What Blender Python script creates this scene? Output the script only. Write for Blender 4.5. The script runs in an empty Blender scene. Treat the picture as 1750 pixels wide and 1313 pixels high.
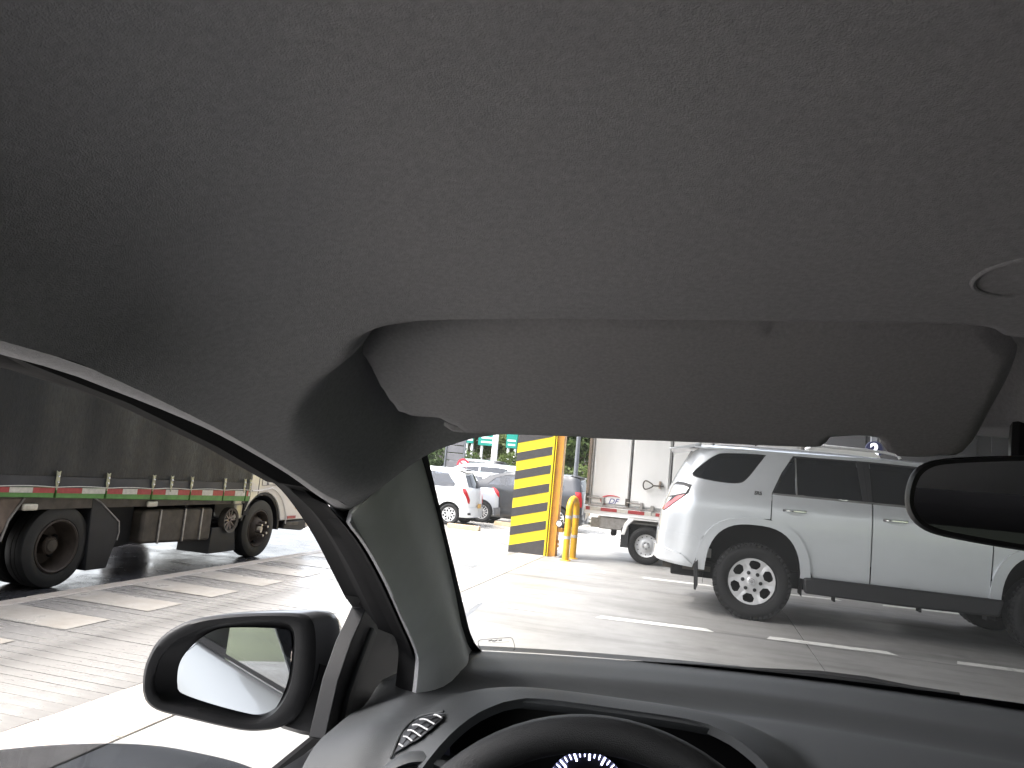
import bpy, bmesh, math, random
import numpy as np
from mathutils import Vector, Matrix
from mathutils.geometry import delaunay_2d_cdt
random.seed(7); np.random.seed(7)
R = math.radians
scene = bpy.context.scene
col = scene.collection

# ------------------------------------------------------------------ camera
F, CX, CY = 1310., 875., 656.5            # focal length and centre in photo pixels (1750 wide)
YAW, PITCH, ROLL = R(14.3), R(6.5), R(5.4)
CAM = np.array([0., 0., 1.3])
_f = np.array([-math.sin(YAW)*math.cos(PITCH), math.cos(YAW)*math.cos(PITCH), math.sin(PITCH)])
_r0 = np.array([math.cos(YAW), math.sin(YAW), 0.]); _u0 = np.cross(_r0, _f)
_r = math.cos(ROLL)*_r0 + math.sin(ROLL)*_u0
_u = -math.sin(ROLL)*_r0 + math.cos(ROLL)*_u0
cam_data = bpy.data.cameras.new('camera')
cam = bpy.data.objects.new('camera', cam_data); col.objects.link(cam)
cam.matrix_world = Matrix(((_r[0], _u[0], -_f[0], CAM[0]), (_r[1], _u[1], -_f[1], CAM[1]), (_r[2], _u[2], -_f[2], CAM[2]), (0, 0, 0, 1)))
cam_data.sensor_width = 36.; cam_data.lens = 36.*F/1750.
cam_data.clip_start = 0.02; cam_data.clip_end = 3000.
scene.camera = cam

# ------------------------------------------------------------------ sky, sun, exposure
SUN_EL, SUN_AZ = R(58), R(250)            # overcast: broad soft sun from the left and slightly behind
world = bpy.data.worlds.new('World'); scene.world = world; world.use_nodes = True
wn, wl = world.node_tree.nodes, world.node_tree.links
bg = wn['Background']
sky = wn.new('ShaderNodeTexSky'); sky.sky_type = 'NISHITA'; sky.sun_disc = False
sky.sun_elevation = SUN_EL; sky.sun_rotation = SUN_AZ
sky.air_density = 1.0; sky.dust_density = 6.0; sky.ozone_density = 1.0
hs = wn.new('ShaderNodeHueSaturation'); hs.inputs['Saturation'].default_value = 0.42
wl.new(sky.outputs['Color'], hs.inputs['Color']); wl.new(hs.outputs['Color'], bg.inputs['Color'])
bg.inputs['Strength'].default_value = 0.15
sun_l = bpy.data.lights.new('sun', 'SUN'); sun = bpy.data.objects.new('sun', sun_l); col.objects.link(sun)
sun_l.energy = 1.2; sun_l.angle = R(25); sun_l.color = (1., .985, .965)
sun_dir = Vector((math.sin(SUN_AZ)*math.cos(SUN_EL), math.cos(SUN_AZ)*math.cos(SUN_EL), math.sin(SUN_EL)))
sun.rotation_euler = (-sun_dir).to_track_quat('-Z', 'Y').to_euler()
sun.location = (-20, -5, 30)
vs = scene.view_settings
vs.view_transform = 'Standard'; vs.look = 'None'; vs.exposure = 2.5; vs.gamma = 1.0; vs.use_curve_mapping = False
scene.cycles.use_denoising = True
scene.cycles.max_bounces = 12; scene.cycles.diffuse_bounces = 6; scene.cycles.glossy_bounces = 5
scene.cycles.transparent_max_bounces = 24; scene.cycles.transmission_bounces = 6
scene.cycles.sample_clamp_indirect = 8.0; scene.cycles.caustics_reflective = False; scene.cycles.caustics_refractive = False

# ------------------------------------------------------------------ materials
MATS = {}
def mat(name, color, rough=.6, metal=0., spec=.5, noise=0., nscale=20., bump=0., bscale=200., coat=0., color2=None, rough2=None, stretch=None, emit=None, estr=0., sheen=0.):
    m = bpy.data.materials.new(name); m.use_nodes = True
    n, l = m.node_tree.nodes, m.node_tree.links
    b = n['Principled BSDF']
    b.inputs['Base Color'].default_value = (*color, 1); b.inputs['Roughness'].default_value = rough
    b.inputs['Metallic'].default_value = metal; b.inputs['Specular IOR Level'].default_value = spec
    b.inputs['Coat Weight'].default_value = coat; b.inputs['Coat Roughness'].default_value = .04
    b.inputs['Sheen Weight'].default_value = sheen
    if emit: b.inputs['Emission Color'].default_value = (*emit, 1); b.inputs['Emission Strength'].default_value = estr
    tc = n.new('ShaderNodeTexCoord'); src = tc.outputs['Object']
    if stretch:
        mp = n.new('ShaderNodeMapping'); mp.inputs['Scale'].default_value = stretch
        l.new(src, mp.inputs['Vector']); src = mp.outputs['Vector']
    if noise or color2 or rough2 is not None:
        t = n.new('ShaderNodeTexNoise'); t.inputs['Scale'].default_value = nscale; t.inputs['Detail'].default_value = 6; t.inputs['Roughness'].default_value = .62
        l.new(src, t.inputs['Vector'])
        cr = n.new('ShaderNodeMapRange'); cr.inputs[1].default_value = .3; cr.inputs[2].default_value = .7
        l.new(t.outputs['Fac'], cr.inputs[0])
        c2 = color2 if color2 else tuple(c*(1-noise) for c in color)
        mx = n.new('ShaderNodeMix'); mx.data_type = 'RGBA'
        mx.inputs[6].default_value = (*color, 1); mx.inputs[7].default_value = (*c2, 1)
        l.new(cr.outputs[0], mx.inputs[0]); l.new(mx.outputs[2], b.inputs['Base Color'])
        if rough2 is not None:
            rr = n.new('ShaderNodeMapRange'); rr.inputs[3].default_value = rough; rr.inputs[4].default_value = rough2
            l.new(cr.outputs[0], rr.inputs[0]); l.new(rr.outputs[0], b.inputs['Roughness'])
    if bump:
        t2 = n.new('ShaderNodeTexNoise'); t2.inputs['Scale'].default_value = bscale; t2.inputs['Detail'].default_value = 4
        l.new(src, t2.inputs['Vector'])
        bp = n.new('ShaderNodeBump'); bp.inputs['Strength'].default_value = bump; bp.inputs['Distance'].default_value = .002
        l.new(t2.outputs['Fac'], bp.inputs['Height']); l.new(bp.outputs['Normal'], b.inputs['Normal'])
    MATS[name] = m
    return m

def glass(name, tint, refl_rough=.02, film=0., opaque=0., base=(.02, .02, .02)):
    """thin pane: lets light straight through (tinted), mirrors by Fresnel, optional translucent film imitating veiling glare / dark backing"""
    m = bpy.data.materials.new(name); m.use_nodes = True
    n, l = m.node_tree.nodes, m.node_tree.links
    out = n['Material Output']; n.remove(n['Principled BSDF'])
    tr = n.new('ShaderNodeBsdfTransparent'); tr.inputs[0].default_value = (*tint, 1)
    gl = n.new('ShaderNodeBsdfGlossy'); gl.inputs['Roughness'].default_value = refl_rough; gl.inputs[0].default_value = (1, 1, 1, 1)
    lw = n.new('ShaderNodeLayerWeight'); lw.inputs[0].default_value = .5
    pw = n.new('ShaderNodeMath'); pw.operation = 'POWER'; pw.inputs[1].default_value = 5.; l.new(lw.outputs['Facing'], pw.inputs[0])
    fr = n.new('ShaderNodeMath'); fr.operation = 'MULTIPLY_ADD'; fr.inputs[1].default_value = .95; fr.inputs[2].default_value = .045; l.new(pw.outputs[0], fr.inputs[0])
    cur = tr.outputs[0]
    if film:
        tl = n.new('ShaderNodeBsdfTranslucent'); tl.inputs[0].default_value = (.8, .82, .8, 1)
        m0 = n.new('ShaderNodeMixShader'); m0.inputs[0].default_value = film
        l.new(cur, m0.inputs[1]); l.new(tl.outputs[0], m0.inputs[2]); cur = m0.outputs[0]
    if opaque:
        df = n.new('ShaderNodeBsdfDiffuse'); df.inputs[0].default_value = (*base, 1)
        m1 = n.new('ShaderNodeMixShader'); m1.inputs[0].default_value = opaque
        l.new(cur, m1.inputs[1]); l.new(df.outputs[0], m1.inputs[2]); cur = m1.outputs[0]
    m2 = n.new('ShaderNodeMixShader'); l.new(fr.outputs[0], m2.inputs[0]); l.new(cur, m2.inputs[1]); l.new(gl.outputs[0], m2.inputs[2])
    l.new(m2.outputs[0], out.inputs[0]); MATS[name] = m
    return m

mat('headliner', (.45, .453, .475), .95, spec=.1, noise=.24, nscale=300, bump=.35, bscale=1300, sheen=.1)
mat('visor', (.47, .468, .485), .9, spec=.15, noise=.22, nscale=380, bump=.3, bscale=1500)
mat('pillar_trim', (.76, .78, .77), .6, spec=.35, noise=.06, nscale=30, bump=.2, bscale=900)
mat('trim_black', (.016, .016, .018), .5, spec=.4, noise=.2, nscale=12, bump=.15, bscale=700)
mat('seal', (.010, .010, .011), .85, spec=.12, bump=.1, bscale=300)
mat('frit', (.006, .006, .007), .35, spec=.4)
mat('dash', (.044, .047, .050), .55, spec=.45, noise=.1, nscale=8, bump=.22, bscale=1500)
mat('leather', (.030, .030, .031), .5, spec=.4, bump=.5, bscale=1100)
mat('seat_cloth', (.10, .10, .105), .9, spec=.1, noise=.3, nscale=40, bump=.4, bscale=500)
mat('chrome', (.75, .76, .78), .12, metal=1.)
mat('dark_chrome', (.35, .35, .36), .2, metal=1.)
mat('mirror_glass', (.86, .88, .89), .01, metal=1.)
mat('gauge_black', (.004, .004, .005), .4)
mat('gauge_light', (.5, .5, .9), .4, emit=(.55, .58, 1.), estr=2.4)
mat('white_paint', (.74, .75, .75), .3, spec=.5, coat=.8, noise=.05, nscale=3)
mat('silver_paint', (.60, .625, .65), .33, metal=.5, coat=.8, noise=.05, nscale=2.5)
mat('own_paint', (.17, .175, .185), .34, metal=.6, coat=.3)
mat('grey_paint', (.10, .105, .115), .3, metal=.4, coat=.8)
mat('dark_paint', (.03, .032, .036), .3, metal=.3, coat=.8)
mat('silver2_paint', (.42, .44, .47), .35, metal=.4, coat=.8)
mat('rubber', (.020, .020, .021), .75, spec=.3, noise=.4, nscale=8, bump=.5, bscale=120)
mat('rubber_dusty', (.020, .020, .020), .55, spec=.45, noise=.5, nscale=6, bump=.5, bscale=90)
mat('alloy', (.68, .68, .69), .34, metal=.35, noise=.15, nscale=12)
mat('steel_wheel', (.62, .63, .64), .42, metal=.3, noise=.15, nscale=10)
mat('rust_wheel', (.075, .058, .046), .7, metal=.2, noise=.5, nscale=14, bump=.6, bscale=60)
mat('nut_cover', (.62, .56, .46), .45, metal=.4, noise=.3, nscale=30)
mat('underbody', (.009, .009, .010), .8, noise=.5, nscale=10, bump=.5, bscale=50)
mat('black_plastic', (.013, .013, .015), .55, noise=.25, nscale=20, bump=.2, bscale=250)
mat('tail_red', (.42, .012, .016), .18, spec=.6, coat=.6, noise=.2, nscale=60)
mat('tail_clear', (.50, .50, .50), .14, spec=.6, coat=.5, noise=.75, nscale=70, stretch=(1, 1, 3))
mat('amber', (.6, .32, .12), .3, coat=.5)
mat('lamp_lens', (.62, .58, .48), .3, coat=.5, noise=.2, nscale=40)
mat('tarp', (.011, .012, .0135), .3, spec=.42, noise=.35, nscale=9, rough2=.6, stretch=(6, 6, 1.6), bump=.8, bscale=40)
mat('tarp_hem', (.03, .032, .038), .5, noise=.3, nscale=10)
mat('green_paint', (.10, .28, .06), .45, noise=.35, nscale=14, bump=.2, bscale=40)
mat('tape_red', (.42, .05, .05), .4, noise=.35, nscale=30)
mat('tape_white', (.62, .60, .54), .45, noise=.3, nscale=30)
mat('truck_cream', (.72, .68, .64), .4, coat=.4, noise=.12, nscale=5)
mat('buckle', (.42, .42, .30), .4, metal=.6, noise=.3, nscale=40)
mat('grime_metal', (.11, .095, .08), .6, metal=.3, noise=.5, nscale=8, bump=.3, bscale=40)
mat('flap_brown', (.20, .155, .125), .7, noise=.4, nscale=9)
mat('box_white', (.86, .86, .85), .4, coat=.3, noise=.04, nscale=3)
mat('galv', (.42, .40, .38), .45, metal=.7, noise=.35, nscale=18)
mat('worn_frame', (.40, .33, .28), .55, metal=.3, noise=.4, nscale=22)
mat('red_print', (.6, .04, .05), .5); mat('blue_print', (.05, .06, .25), .5); mat('black_print', (.02, .02, .02), .6)
mat('yellow_paint', (.80, .62, .015), .5, noise=.10, nscale=14, bump=.15, bscale=60)
mat('stripe_black', (.05, .048, .05), .6, noise=.25, nscale=14, bump=.15, bscale=60)
mat('orange_steel', (.62, .33, .03), .5, noise=.3, nscale=9, color2=(.50, .24, .05))
mat('bollard_yellow', (.75, .42, .02), .45, noise=.25, nscale=10)
mat('reflect_band', (.48, .47, .46), .4, metal=.3)
mat('concrete', (.262, .258, .250), .32, spec=.5, noise=.30, nscale=.8, rough2=.65, bump=.12, bscale=40)
mat('pave_concrete', (.28, .273, .265), .09, spec=.6, color2=(.16, .151, .142), nscale=2.2, rough2=.5, bump=.25, bscale=40, stretch=(.6, 2.6, 1))
mat('pave_paint', (.39, .375, .35), .22, spec=.5, color2=(.25, .225, .195), nscale=4, rough2=.5, bump=.2, bscale=60)
mat('kerb_stone', (.42, .38, .34), .3, noise=.3, nscale=9, rough2=.6, bump=.4, bscale=30)
mat('joint_dark', (.13, .12, .11), .8)
mat('line_paint', (.72, .72, .69), .5, noise=.15, nscale=14)
mat('wet_asphalt', (.050, .050, .055), .08, spec=.7, noise=.4, nscale=3, rough2=.34, bump=.35, bscale=55)
mat('lot_concrete', (.34, .33, .31), .12, spec=.6, noise=.3, nscale=1.5, rough2=.45, bump=.2, bscale=30)
mat('earth', (.10, .12, .06), .9, noise=.4, nscale=.3)
mat('bark', (.12, .09, .065), .9, noise=.4, nscale=12, bump=.8, bscale=20)
for i, c in enumerate([(.075, .115, .030), (.105, .145, .040), (.055, .090, .026), (.13, .165, .055)]):
    m = mat('leaf%d' % i, c, .6, spec=.3, noise=.35, nscale=1.3)
for i in range(4):
    m = MATS['leaf%d' % i]; n, l = m.node_tree.nodes, m.node_tree.links; b = n['Principled BSDF']
    tl = n.new('ShaderNodeBsdfTranslucent'); mx = n.new('ShaderNodeMixShader'); mx.inputs[0].default_value = .45
    l.new(b.inputs['Base Color'].links[0].from_socket, tl.inputs[0]); l.new(b.outputs[0], mx.inputs[1]); l.new(tl.outputs[0], mx.inputs[2]); l.new(mx.outputs[0], n['Material Output'].inputs[0])
mat('sign_green', (.0, .24, .19), .4, noise=.1, nscale=5)
mat('sign_white', (.78, .78, .78), .4); mat('sign_red', (.62, .03, .05), .4)
mat('pole_grey', (.52, .52, .52), .5, metal=.3, noise=.15, nscale=6)
mat('pole_dark', (.14, .15, .165), .5, metal=.3, noise=.2, nscale=6)
mat('shutter_grey', (.13, .13, .14), .6, noise=.2, nscale=4)
mat('wall_dark', (.022, .023, .026), .8, noise=.2, nscale=1.2)
mat('canopy_grey', (.30, .30, .30), .6, noise=.1, nscale=1)
mat('number_light', (.9, .92, 1.), .4, emit=(.9, .94, 1.), estr=.6)
mat('plate_orange', (.66, .40, .12), .5, noise=.3, nscale=50)
mat('wheel_stop', (.42, .30, .18), .7, noise=.4, nscale=10)
mat('hose', (.45, .45, .43), .5)
def stains(name, amount, sc, stretch, lo=.52, hi=.75):
    m = MATS[name]; n, l = m.node_tree.nodes, m.node_tree.links; b = n['Principled BSDF']
    tc = n.new('ShaderNodeTexCoord'); mp = n.new('ShaderNodeMapping'); mp.inputs['Scale'].default_value = stretch
    t = n.new('ShaderNodeTexNoise'); t.inputs['Scale'].default_value = sc; t.inputs['Detail'].default_value = 5; t.inputs['Roughness'].default_value = .6
    r_ = n.new('ShaderNodeMapRange'); r_.inputs[1].default_value = lo; r_.inputs[2].default_value = hi; r_.inputs[3].default_value = 1.; r_.inputs[4].default_value = 1-amount
    mx = n.new('ShaderNodeMix'); mx.data_type = 'RGBA'; mx.blend_type = 'MULTIPLY'; mx.inputs[0].default_value = 1.
    l.new(tc.outputs['Object'], mp.inputs['Vector']); l.new(mp.outputs['Vector'], t.inputs['Vector']); l.new(t.outputs['Fac'], r_.inputs[0])
    src = b.inputs['Base Color'].links[0].from_socket
    l.new(src, mx.inputs[6]); l.new(r_.outputs[0], mx.inputs[7]); l.new(mx.outputs[2], b.inputs['Base Color'])
stains('concrete', .45, 1.0, (.35, 3.2, 1)); stains('concrete', .5, 2.3, (1, 1, 1), .62, .78); stains('pave_concrete', .5, 1.3, (1, 1, 1), .5, .7); stains('line_paint', .4, 9., (1, 1, 1), .5, .7)
stains('tarp', .45, 2.5, (1, 1, .5), .42, .7); stains('silver_paint', .10, 1.2, (1, 1, 3), .5, .8); stains('box_white', .08, 2., (2, 2, .4), .5, .8)
glass('clear_glass', (.965, .968, .97), film=.018)  # translucent film lays a pale glare veil over the outside view
glass('privacy_glass', (.03, .03, .035), opaque=.4, base=(.05, .05, .055))
mat('disc_navy', (.010, .012, .04), .4)
glass('door_glass', (.46, .48, .51), opaque=.25, base=(.10, .105, .11))
glass('dark_glass', (.10, .11, .12), opaque=.55, base=(.012, .014, .017))
glass('pale_glass', (.35, .38, .42), opaque=.35, base=(.10, .11, .13))

# ------------------------------------------------------------------ mesh helpers
def V(*a): return np.array(a, float)
class MB:
    def __init__(s): s.v = []; s.f = []
    def add(s, vs, fs):
        k = len(s.v); s.v += [tuple(map(float, p)) for p in vs]; s.f += [tuple(i+k for i in f) for f in fs]; return s
    def box(s, x0, x1, y0, y1, z0, z1):
        vs = [(x, y, z) for z in (z0, z1) for y in (y0, y1) for x in (x0, x1)]
        return s.add(vs, [(0, 2, 3, 1), (4, 5, 7, 6), (0, 1, 5, 4), (2, 6, 7, 3), (0, 4, 6, 2), (1, 3, 7, 5)])
    def grid(s, rows, closed=False):
        n = len(rows[0]); vs = [p for r in rows for p in r]; fs = []
        for i in range(len(rows)-1):
            for j in range(n if closed else n-1):
                a = i*n+j; b = i*n+(j+1) % n
                fs.append((a, b, b+n, a+n))
        return s.add(vs, fs)
    def prism(s, poly, axis, a, b):
        """2D polygon extruded from a to b along axis (0,1,2); poly holds the two other coords in order"""
        n = len(poly)
        def P(p, h):
            q = list(p); q.insert(axis, h); return q
        vs = [P(p, a) for p in poly] + [P(p, b) for p in poly]
        fs = [tuple(range(n))[::-1], tuple(range(n, 2*n))] + [(i, (i+1) % n, n+(i+1) % n, n+i) for i in range(n)]
        return s.add(vs, fs)
    def tube(s, path, r, n=8, closed=False, cap=True):
        path = [np.array(p, float) for p in path]; m = len(path)
        rr = r if hasattr(r, '__len__') else [r]*m
        rows = []; ref = None
        for i in range(m):
            a = path[i-1] if (i > 0 or closed) else path[i]; b = path[(i+1) % m] if (i < m-1 or closed) else path[i]
            t = b-a; t /= np.linalg.norm(t)+1e-12
            if ref is None:
                ref = np.array([0, 0, 1.]) if abs(t[2]) < .9 else np.array([1., 0, 0])
            x = np.cross(t, ref); x /= np.linalg.norm(x)+1e-12; y = np.cross(x, t); ref = y
            rows.append([path[i]+rr[i]*(math.cos(k*2*math.pi/n)*x+math.sin(k*2*math.pi/n)*y) for k in range(n)])
        if closed: rows.append(rows[0])
        k0 = len(s.v); s.grid(rows, True)
        if cap and not closed:
            s.f.append(tuple(range(k0, k0+n))); s.f.append(tuple(range(k0+(m-1)*n, k0+m*n))[::-1])
        return s
    def lathe(s, prof, n=32, axis=1, c=(0, 0, 0)):
        """prof: list of (radius, height along axis)"""
        rows = []
        for r_, h in prof:
            row = []
            for k in range(n):
                a = 2*math.pi*k/n; p = [r_*math.cos(a), r_*math.sin(a)]; p.insert(axis, h)
                row.append((p[0]+c[0], p[1]+c[1], p[2]+c[2]))
            rows.append(row)
        return s.grid(rows, True)
    def build(s, name, m, parent=None, smooth=False, bevel=0., seg=2, solid=0., angle=35, **props):
        me = bpy.data.meshes.new(name); me.from_pydata(s.v, [], s.f); me.update()
        bm = bmesh.new(); bm.from_mesh(me); bmesh.ops.remove_doubles(bm, verts=bm.verts, dist=1e-6)
        if not props.pop('keep', False): bmesh.ops.recalc_face_normals(bm, faces=bm.faces)
        bm.to_mesh(me); bm.free()
        o = bpy.data.objects.new(name, me); col.objects.link(o); o.parent = parent
        me.materials.append(MATS[m])
        if solid:
            md = o.modifiers.new('solid', 'SOLIDIFY'); md.thickness = abs(solid); md.offset = -1 if solid > 0 else 1
        if bevel:
            md = o.modifiers.new('bevel', 'BEVEL'); md.width = bevel; md.segments = seg; md.limit_method = 'ANGLE'; md.angle_limit = R(30)
        if smooth or bevel:
            for p in me.polygons: p.use_smooth = True
            bm = bmesh.new(); bm.from_mesh(me)
            for e in bm.edges:
                if (solid and e.is_boundary) or (len(e.link_faces) == 2 and e.calc_face_angle(0) > R(angle)): e.smooth = False
            bm.to_mesh(me); bm.free()
        for k, v in props.items(): o[k] = v
        return o

def empty(name, loc=(0, 0, 0), rz=0., label=None, cat=None, group=None):
    o = bpy.data.objects.new(name, None); col.objects.link(o); o.location = loc; o.rotation_euler = (0, 0, rz)
    if label: o['label'] = label
    if cat: o['category'] = cat
    if group: o['group'] = group
    return o
def tag(o, label, cat, group=None):
    o['label'] = label; o['category'] = cat
    if group: o['group'] = group
    return o

def inside(poly, x, y):
    poly = np.asarray(poly); x = np.asarray(x, float); y = np.asarray(y, float); res = np.zeros(x.shape, bool)
    n = len(poly); j = n-1
    for i in range(n):
        xi, yi = poly[i]; xj, yj = poly[j]
        c = ((yi > y) != (yj > y)) & (x < (xj-xi)*(y-yi)/((yj-yi) if yj != yi else 1e-12)+xi)
        res ^= c; j = i
    return res
def pdist(poly, x, y, closed=True):
    poly = np.asarray(poly, float); d = np.full(np.shape(x), 1e9); n = len(poly)
    for i in range(n if closed else n-1):
        a, b = poly[i], poly[(i+1) % n]; e = b-a; L = e@e+1e-15
        t = np.clip(((x-a[0])*e[0]+(y-a[1])*e[1])/L, 0, 1)
        d = np.minimum(d, np.hypot(x-a[0]-t*e[0], y-a[1]-t*e[1]))
    return d
def dens(poly, res, closed=True):
    out = []; n = len(poly)
    for i in range(n if closed else n-1):
        a = np.array(poly[i], float); b = np.array(poly[(i+1) % n], float)
        k = max(1, int(math.ceil(np.linalg.norm(b-a)/res)))
        out += [tuple(a+(b-a)*j/k) for j in range(k)]
    if not closed: out.append(tuple(poly[-1]))
    return out
def smoothpoly(pts, k=4, closed=True):
    """Catmull-Rom through the points"""
    P = [np.array(p, float) for p in pts]; n = len(P); out = []
    for i in range(n if closed else n-1):
        p0 = P[(i-1) % n] if (closed or i > 0) else P[0]; p1 = P[i]; p2 = P[(i+1) % n]; p3 = P[(i+2) % n] if (closed or i < n-2) else P[-1]
        for j in range(k):
            t = j/k
            out.append(.5*((2*p1)+(-p0+p2)*t+(2*p0-5*p1+4*p2-p3)*t*t+(-p0+3*p1-3*p2+p3)*t**3))
    if not closed: out.append(P[-1])
    return [tuple(p) for p in out]
def sheet(outer, holes, res, fn, extra=None):
    """triangulate a 2D polygon with holes at the given resolution and map it to 3D; returns MB"""
    polys = [dens(outer, res)] + [dens(h, res*.7) for h in holes]
    pts = []; edges = []
    for p in polys:
        k = len(pts); pts += p; edges += [(k+i, k+(i+1) % len(p)) for i in range(len(p))]
    o = np.array(polys[0]); x0, y0 = o.min(0); x1, y1 = o.max(0)
    gx, gy = np.meshgrid(np.arange(x0+res/2, x1, res), np.arange(y0+res/2, y1, res*.9)); gx[1::2] += res/2
    gx, gy = gx.ravel(), gy.ravel(); ok = inside(o, gx, gy) & (pdist(o, gx, gy) > res*.45)
    for h in polys[1:]:
        ok &= ~inside(h, gx, gy) & (pdist(h, gx, gy) > res*.35)
    if extra:
        ex = np.array(extra)
        for i in np.nonzero(ok)[0]:
            if np.min((ex[:, 0]-gx[i])**2+(ex[:, 1]-gy[i])**2) < (.5*res)**2: ok[i] = False
        pts += [tuple(p) for p in extra]
    pts += list(zip(gx[ok], gy[ok]))
    vo, eo, fo, *_ = delaunay_2d_cdt([Vector(p) for p in pts], edges, [], 0, 1e-7)
    P = np.array([tuple(v) for v in vo]); T = np.array([tuple(f) for f in fo])
    c = P[T].mean(1); ok = inside(polys[0], c[:, 0], c[:, 1])
    for h in polys[1:]: ok &= ~inside(h, c[:, 0], c[:, 1])
    m = MB(); m.add([fn(p[0], p[1]) for p in P], [tuple(t) for t in T[ok]])
    return m
def face_to(m, d):
    """orient all faces of an MB so their normals point along d"""
    d = np.array(d, float); out = []
    for f in m.f:
        a, b, c = (np.array(m.v[i]) for i in f[:3])
        out.append(f if np.cross(b-a, c-a)@d >= 0 else tuple(reversed(f)))
    m.f = out; return m
def text_mb(body, size, fn, depth=.002, shear=0., bold=0.):
    cu = bpy.data.curves.new('txt', 'FONT'); cu.body = body; cu.size = size; cu.extrude = depth; cu.shear = shear; cu.offset = bold
    cu.align_x = 'CENTER'; cu.align_y = 'CENTER'
    o = bpy.data.objects.new('txt', cu); col.objects.link(o)
    dg = bpy.context.evaluated_depsgraph_get(); me = bpy.data.meshes.new_from_object(o.evaluated_get(dg))
    m = MB(); m.add([fn(*v.co) for v in me.vertices], [tuple(p.vertices) for p in me.polygons])
    bpy.data.objects.remove(o); bpy.data.curves.remove(cu); bpy.data.meshes.remove(me)
    return m
def table(xs, ys, sig=.03, n=600):
    """smooth 1D lookup"""
    X = np.linspace(xs[0]-.5, xs[-1]+.5, n); Y = np.interp(X, xs, ys); h = X[1]-X[0]
    k = max(1, int(3*sig/h)); w = np.exp(-.5*(np.arange(-k, k+1)*h/sig)**2); w /= w.sum()
    Y = np.convolve(np.pad(Y, k, mode='edge'), w, 'valid')
    return lambda x: float(np.interp(x, X, Y))
def sstep(a, b, x):
    t = np.clip((x-a)/(b-a), 0, 1); return t*t*(3-2*t)

# ================================================================== SETTING
def zg(y): return -.10 - .16*float(sstep(13., 17., y))
def structure(o): o['kind'] = 'structure'; return o
g = MB(); g.add([(-900, -900, -.6), (900, -900, -.6), (900, 900, -.6), (-900, 900, -.6)], [(0, 1, 2, 3)])
structure(g.build('ground', 'earth'))
g = MB(); ys = list(np.linspace(-40, 13., 12)); g.grid([[(x, y, -.10) for x in np.linspace(-45, -4.9, 14)] for y in ys])
road = structure(g.build('road', 'wet_asphalt'))
g = MB(); ys = list(np.linspace(13.0, 17., 12))+list(np.linspace(17.5, 70, 20)); g.grid([[(x, y, zg(y)-.0) for x in np.linspace(-45, 40, 14)] for y in ys])
structure(g.build('parking_lot', 'lot_concrete', smooth=True))
# floor under the canopy: base with cast slabs divided by joints
g = MB(); g.box(-2.35, 24, -8, 16.9, -.5, -.012)
floor = structure(g.build('canopy_floor', 'joint_dark'))
xs = [-2.351, 1.03, 4.9, 8.8, 12.7, 24]; ysl = [-8, -3.9, -.1, 3.75, 7.62, 11.45, 16.9]
for i in range(len(xs)-1):
    for j in range(len(ysl)-1):
        g = MB(); q = .004
        g.box(xs[i]+q*.6, xs[i+1]-q, ysl[j]+q*.6, ysl[j+1]-q*.6, -.011, 0)
        g.build('concrete_slab', 'concrete', floor)
def dash(x0, y0, x1, y1, w=.15):
    d = V(x1-x0, y1-y0); d /= np.linalg.norm(d); n = V(-d[1], d[0])*w/2; g = MB()
    a = V(x0, y0); b = V(x1, y1)
    g.add([(*(a-n-d*.02), .004), (*(b-n+d*.04), .004), (*(b+n-d*.02), .004), (*(a+n+d*.03), .004)], [(0, 1, 2, 3)])
    g.build('lane_marking', 'line_paint', floor)
for a in [(-2.3, 7.38, -1.36, 7.48), (-.867, 7.56, .171, 7.66), (.698, 7.70, 1.762, 7.76), (2.29, 7.76, 3.35, 7.80), (3.9, 7.80, 4.95, 7.82),
          (-2.13, 11.22, -1.24, 11.19), (-.69, 11.13, .236, 11.17), (.80, 11.25, 1.9, 11.36), (2.45, 11.37, 3.62, 11.5), (4.2, 11.5, 5.3, 11.55)]:
    dash(*a)
# pavement between street and canopy: brushed concrete strips, worn painted bars, edge stones
g = MB(); g.box(-4.80, -2.352, -8, 14.0, -.5, -.012)
pav = structure(g.build('pavement', 'joint_dark'))
strip = MB(); strip.box(-4.80, -2.812, -.051, .051, -.0115, 0); so = strip.build('paving_strip', 'pave_concrete', pav); so.location = (0, 1.6, 0)
yy = 1.6+.112
while yy < 10.:
    c = so.copy(); col.objects.link(c); c.location = (random.uniform(-.003, .003), yy, random.uniform(-.0012, .0012)); c.scale = (1, 1.085 if random.random() < .55 else 1.02, 1); yy += .112
g = MB(); g.box(-4.80, -2.812, yy-.05, 13.99, -.0115, 0); g.build('paving_slab', 'pave_concrete', pav)
g = MB(); g.box(-4.80, -2.812, -8, 1.545, -.0115, 0); g.build('paving_slab', 'pave_concrete', pav)
for k in range(-2, 9):
    y0 = 4.357+.782*k; g = MB(); g.add([(-4.78, y0, .0045), (-3.96, y0, .0045), (-3.96, y0+.40, .0045), (-4.78, y0+.40, .0045)], [(0, 1, 2, 3)])
    g.build('painted_bar', 'pave_paint', pav)
for k in range(22):
    y0 = -8+k; g = MB(); g.box(-2.80, -2.3555, y0+.004, y0+.996, -.0115, .004+random.uniform(0, .002)); g.build('edge_stone', 'kerb_stone', pav, bevel=.004, seg=1)
for k in range(22):
    y0 = -8+k; g = MB(); g.box(-4.96, -4.806, y0+.003, y0+.997, -.5, .002+random.uniform(0, .003)); g.build('kerb_stone', 'kerb_stone', pav, bevel=.012, seg=2)

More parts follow.
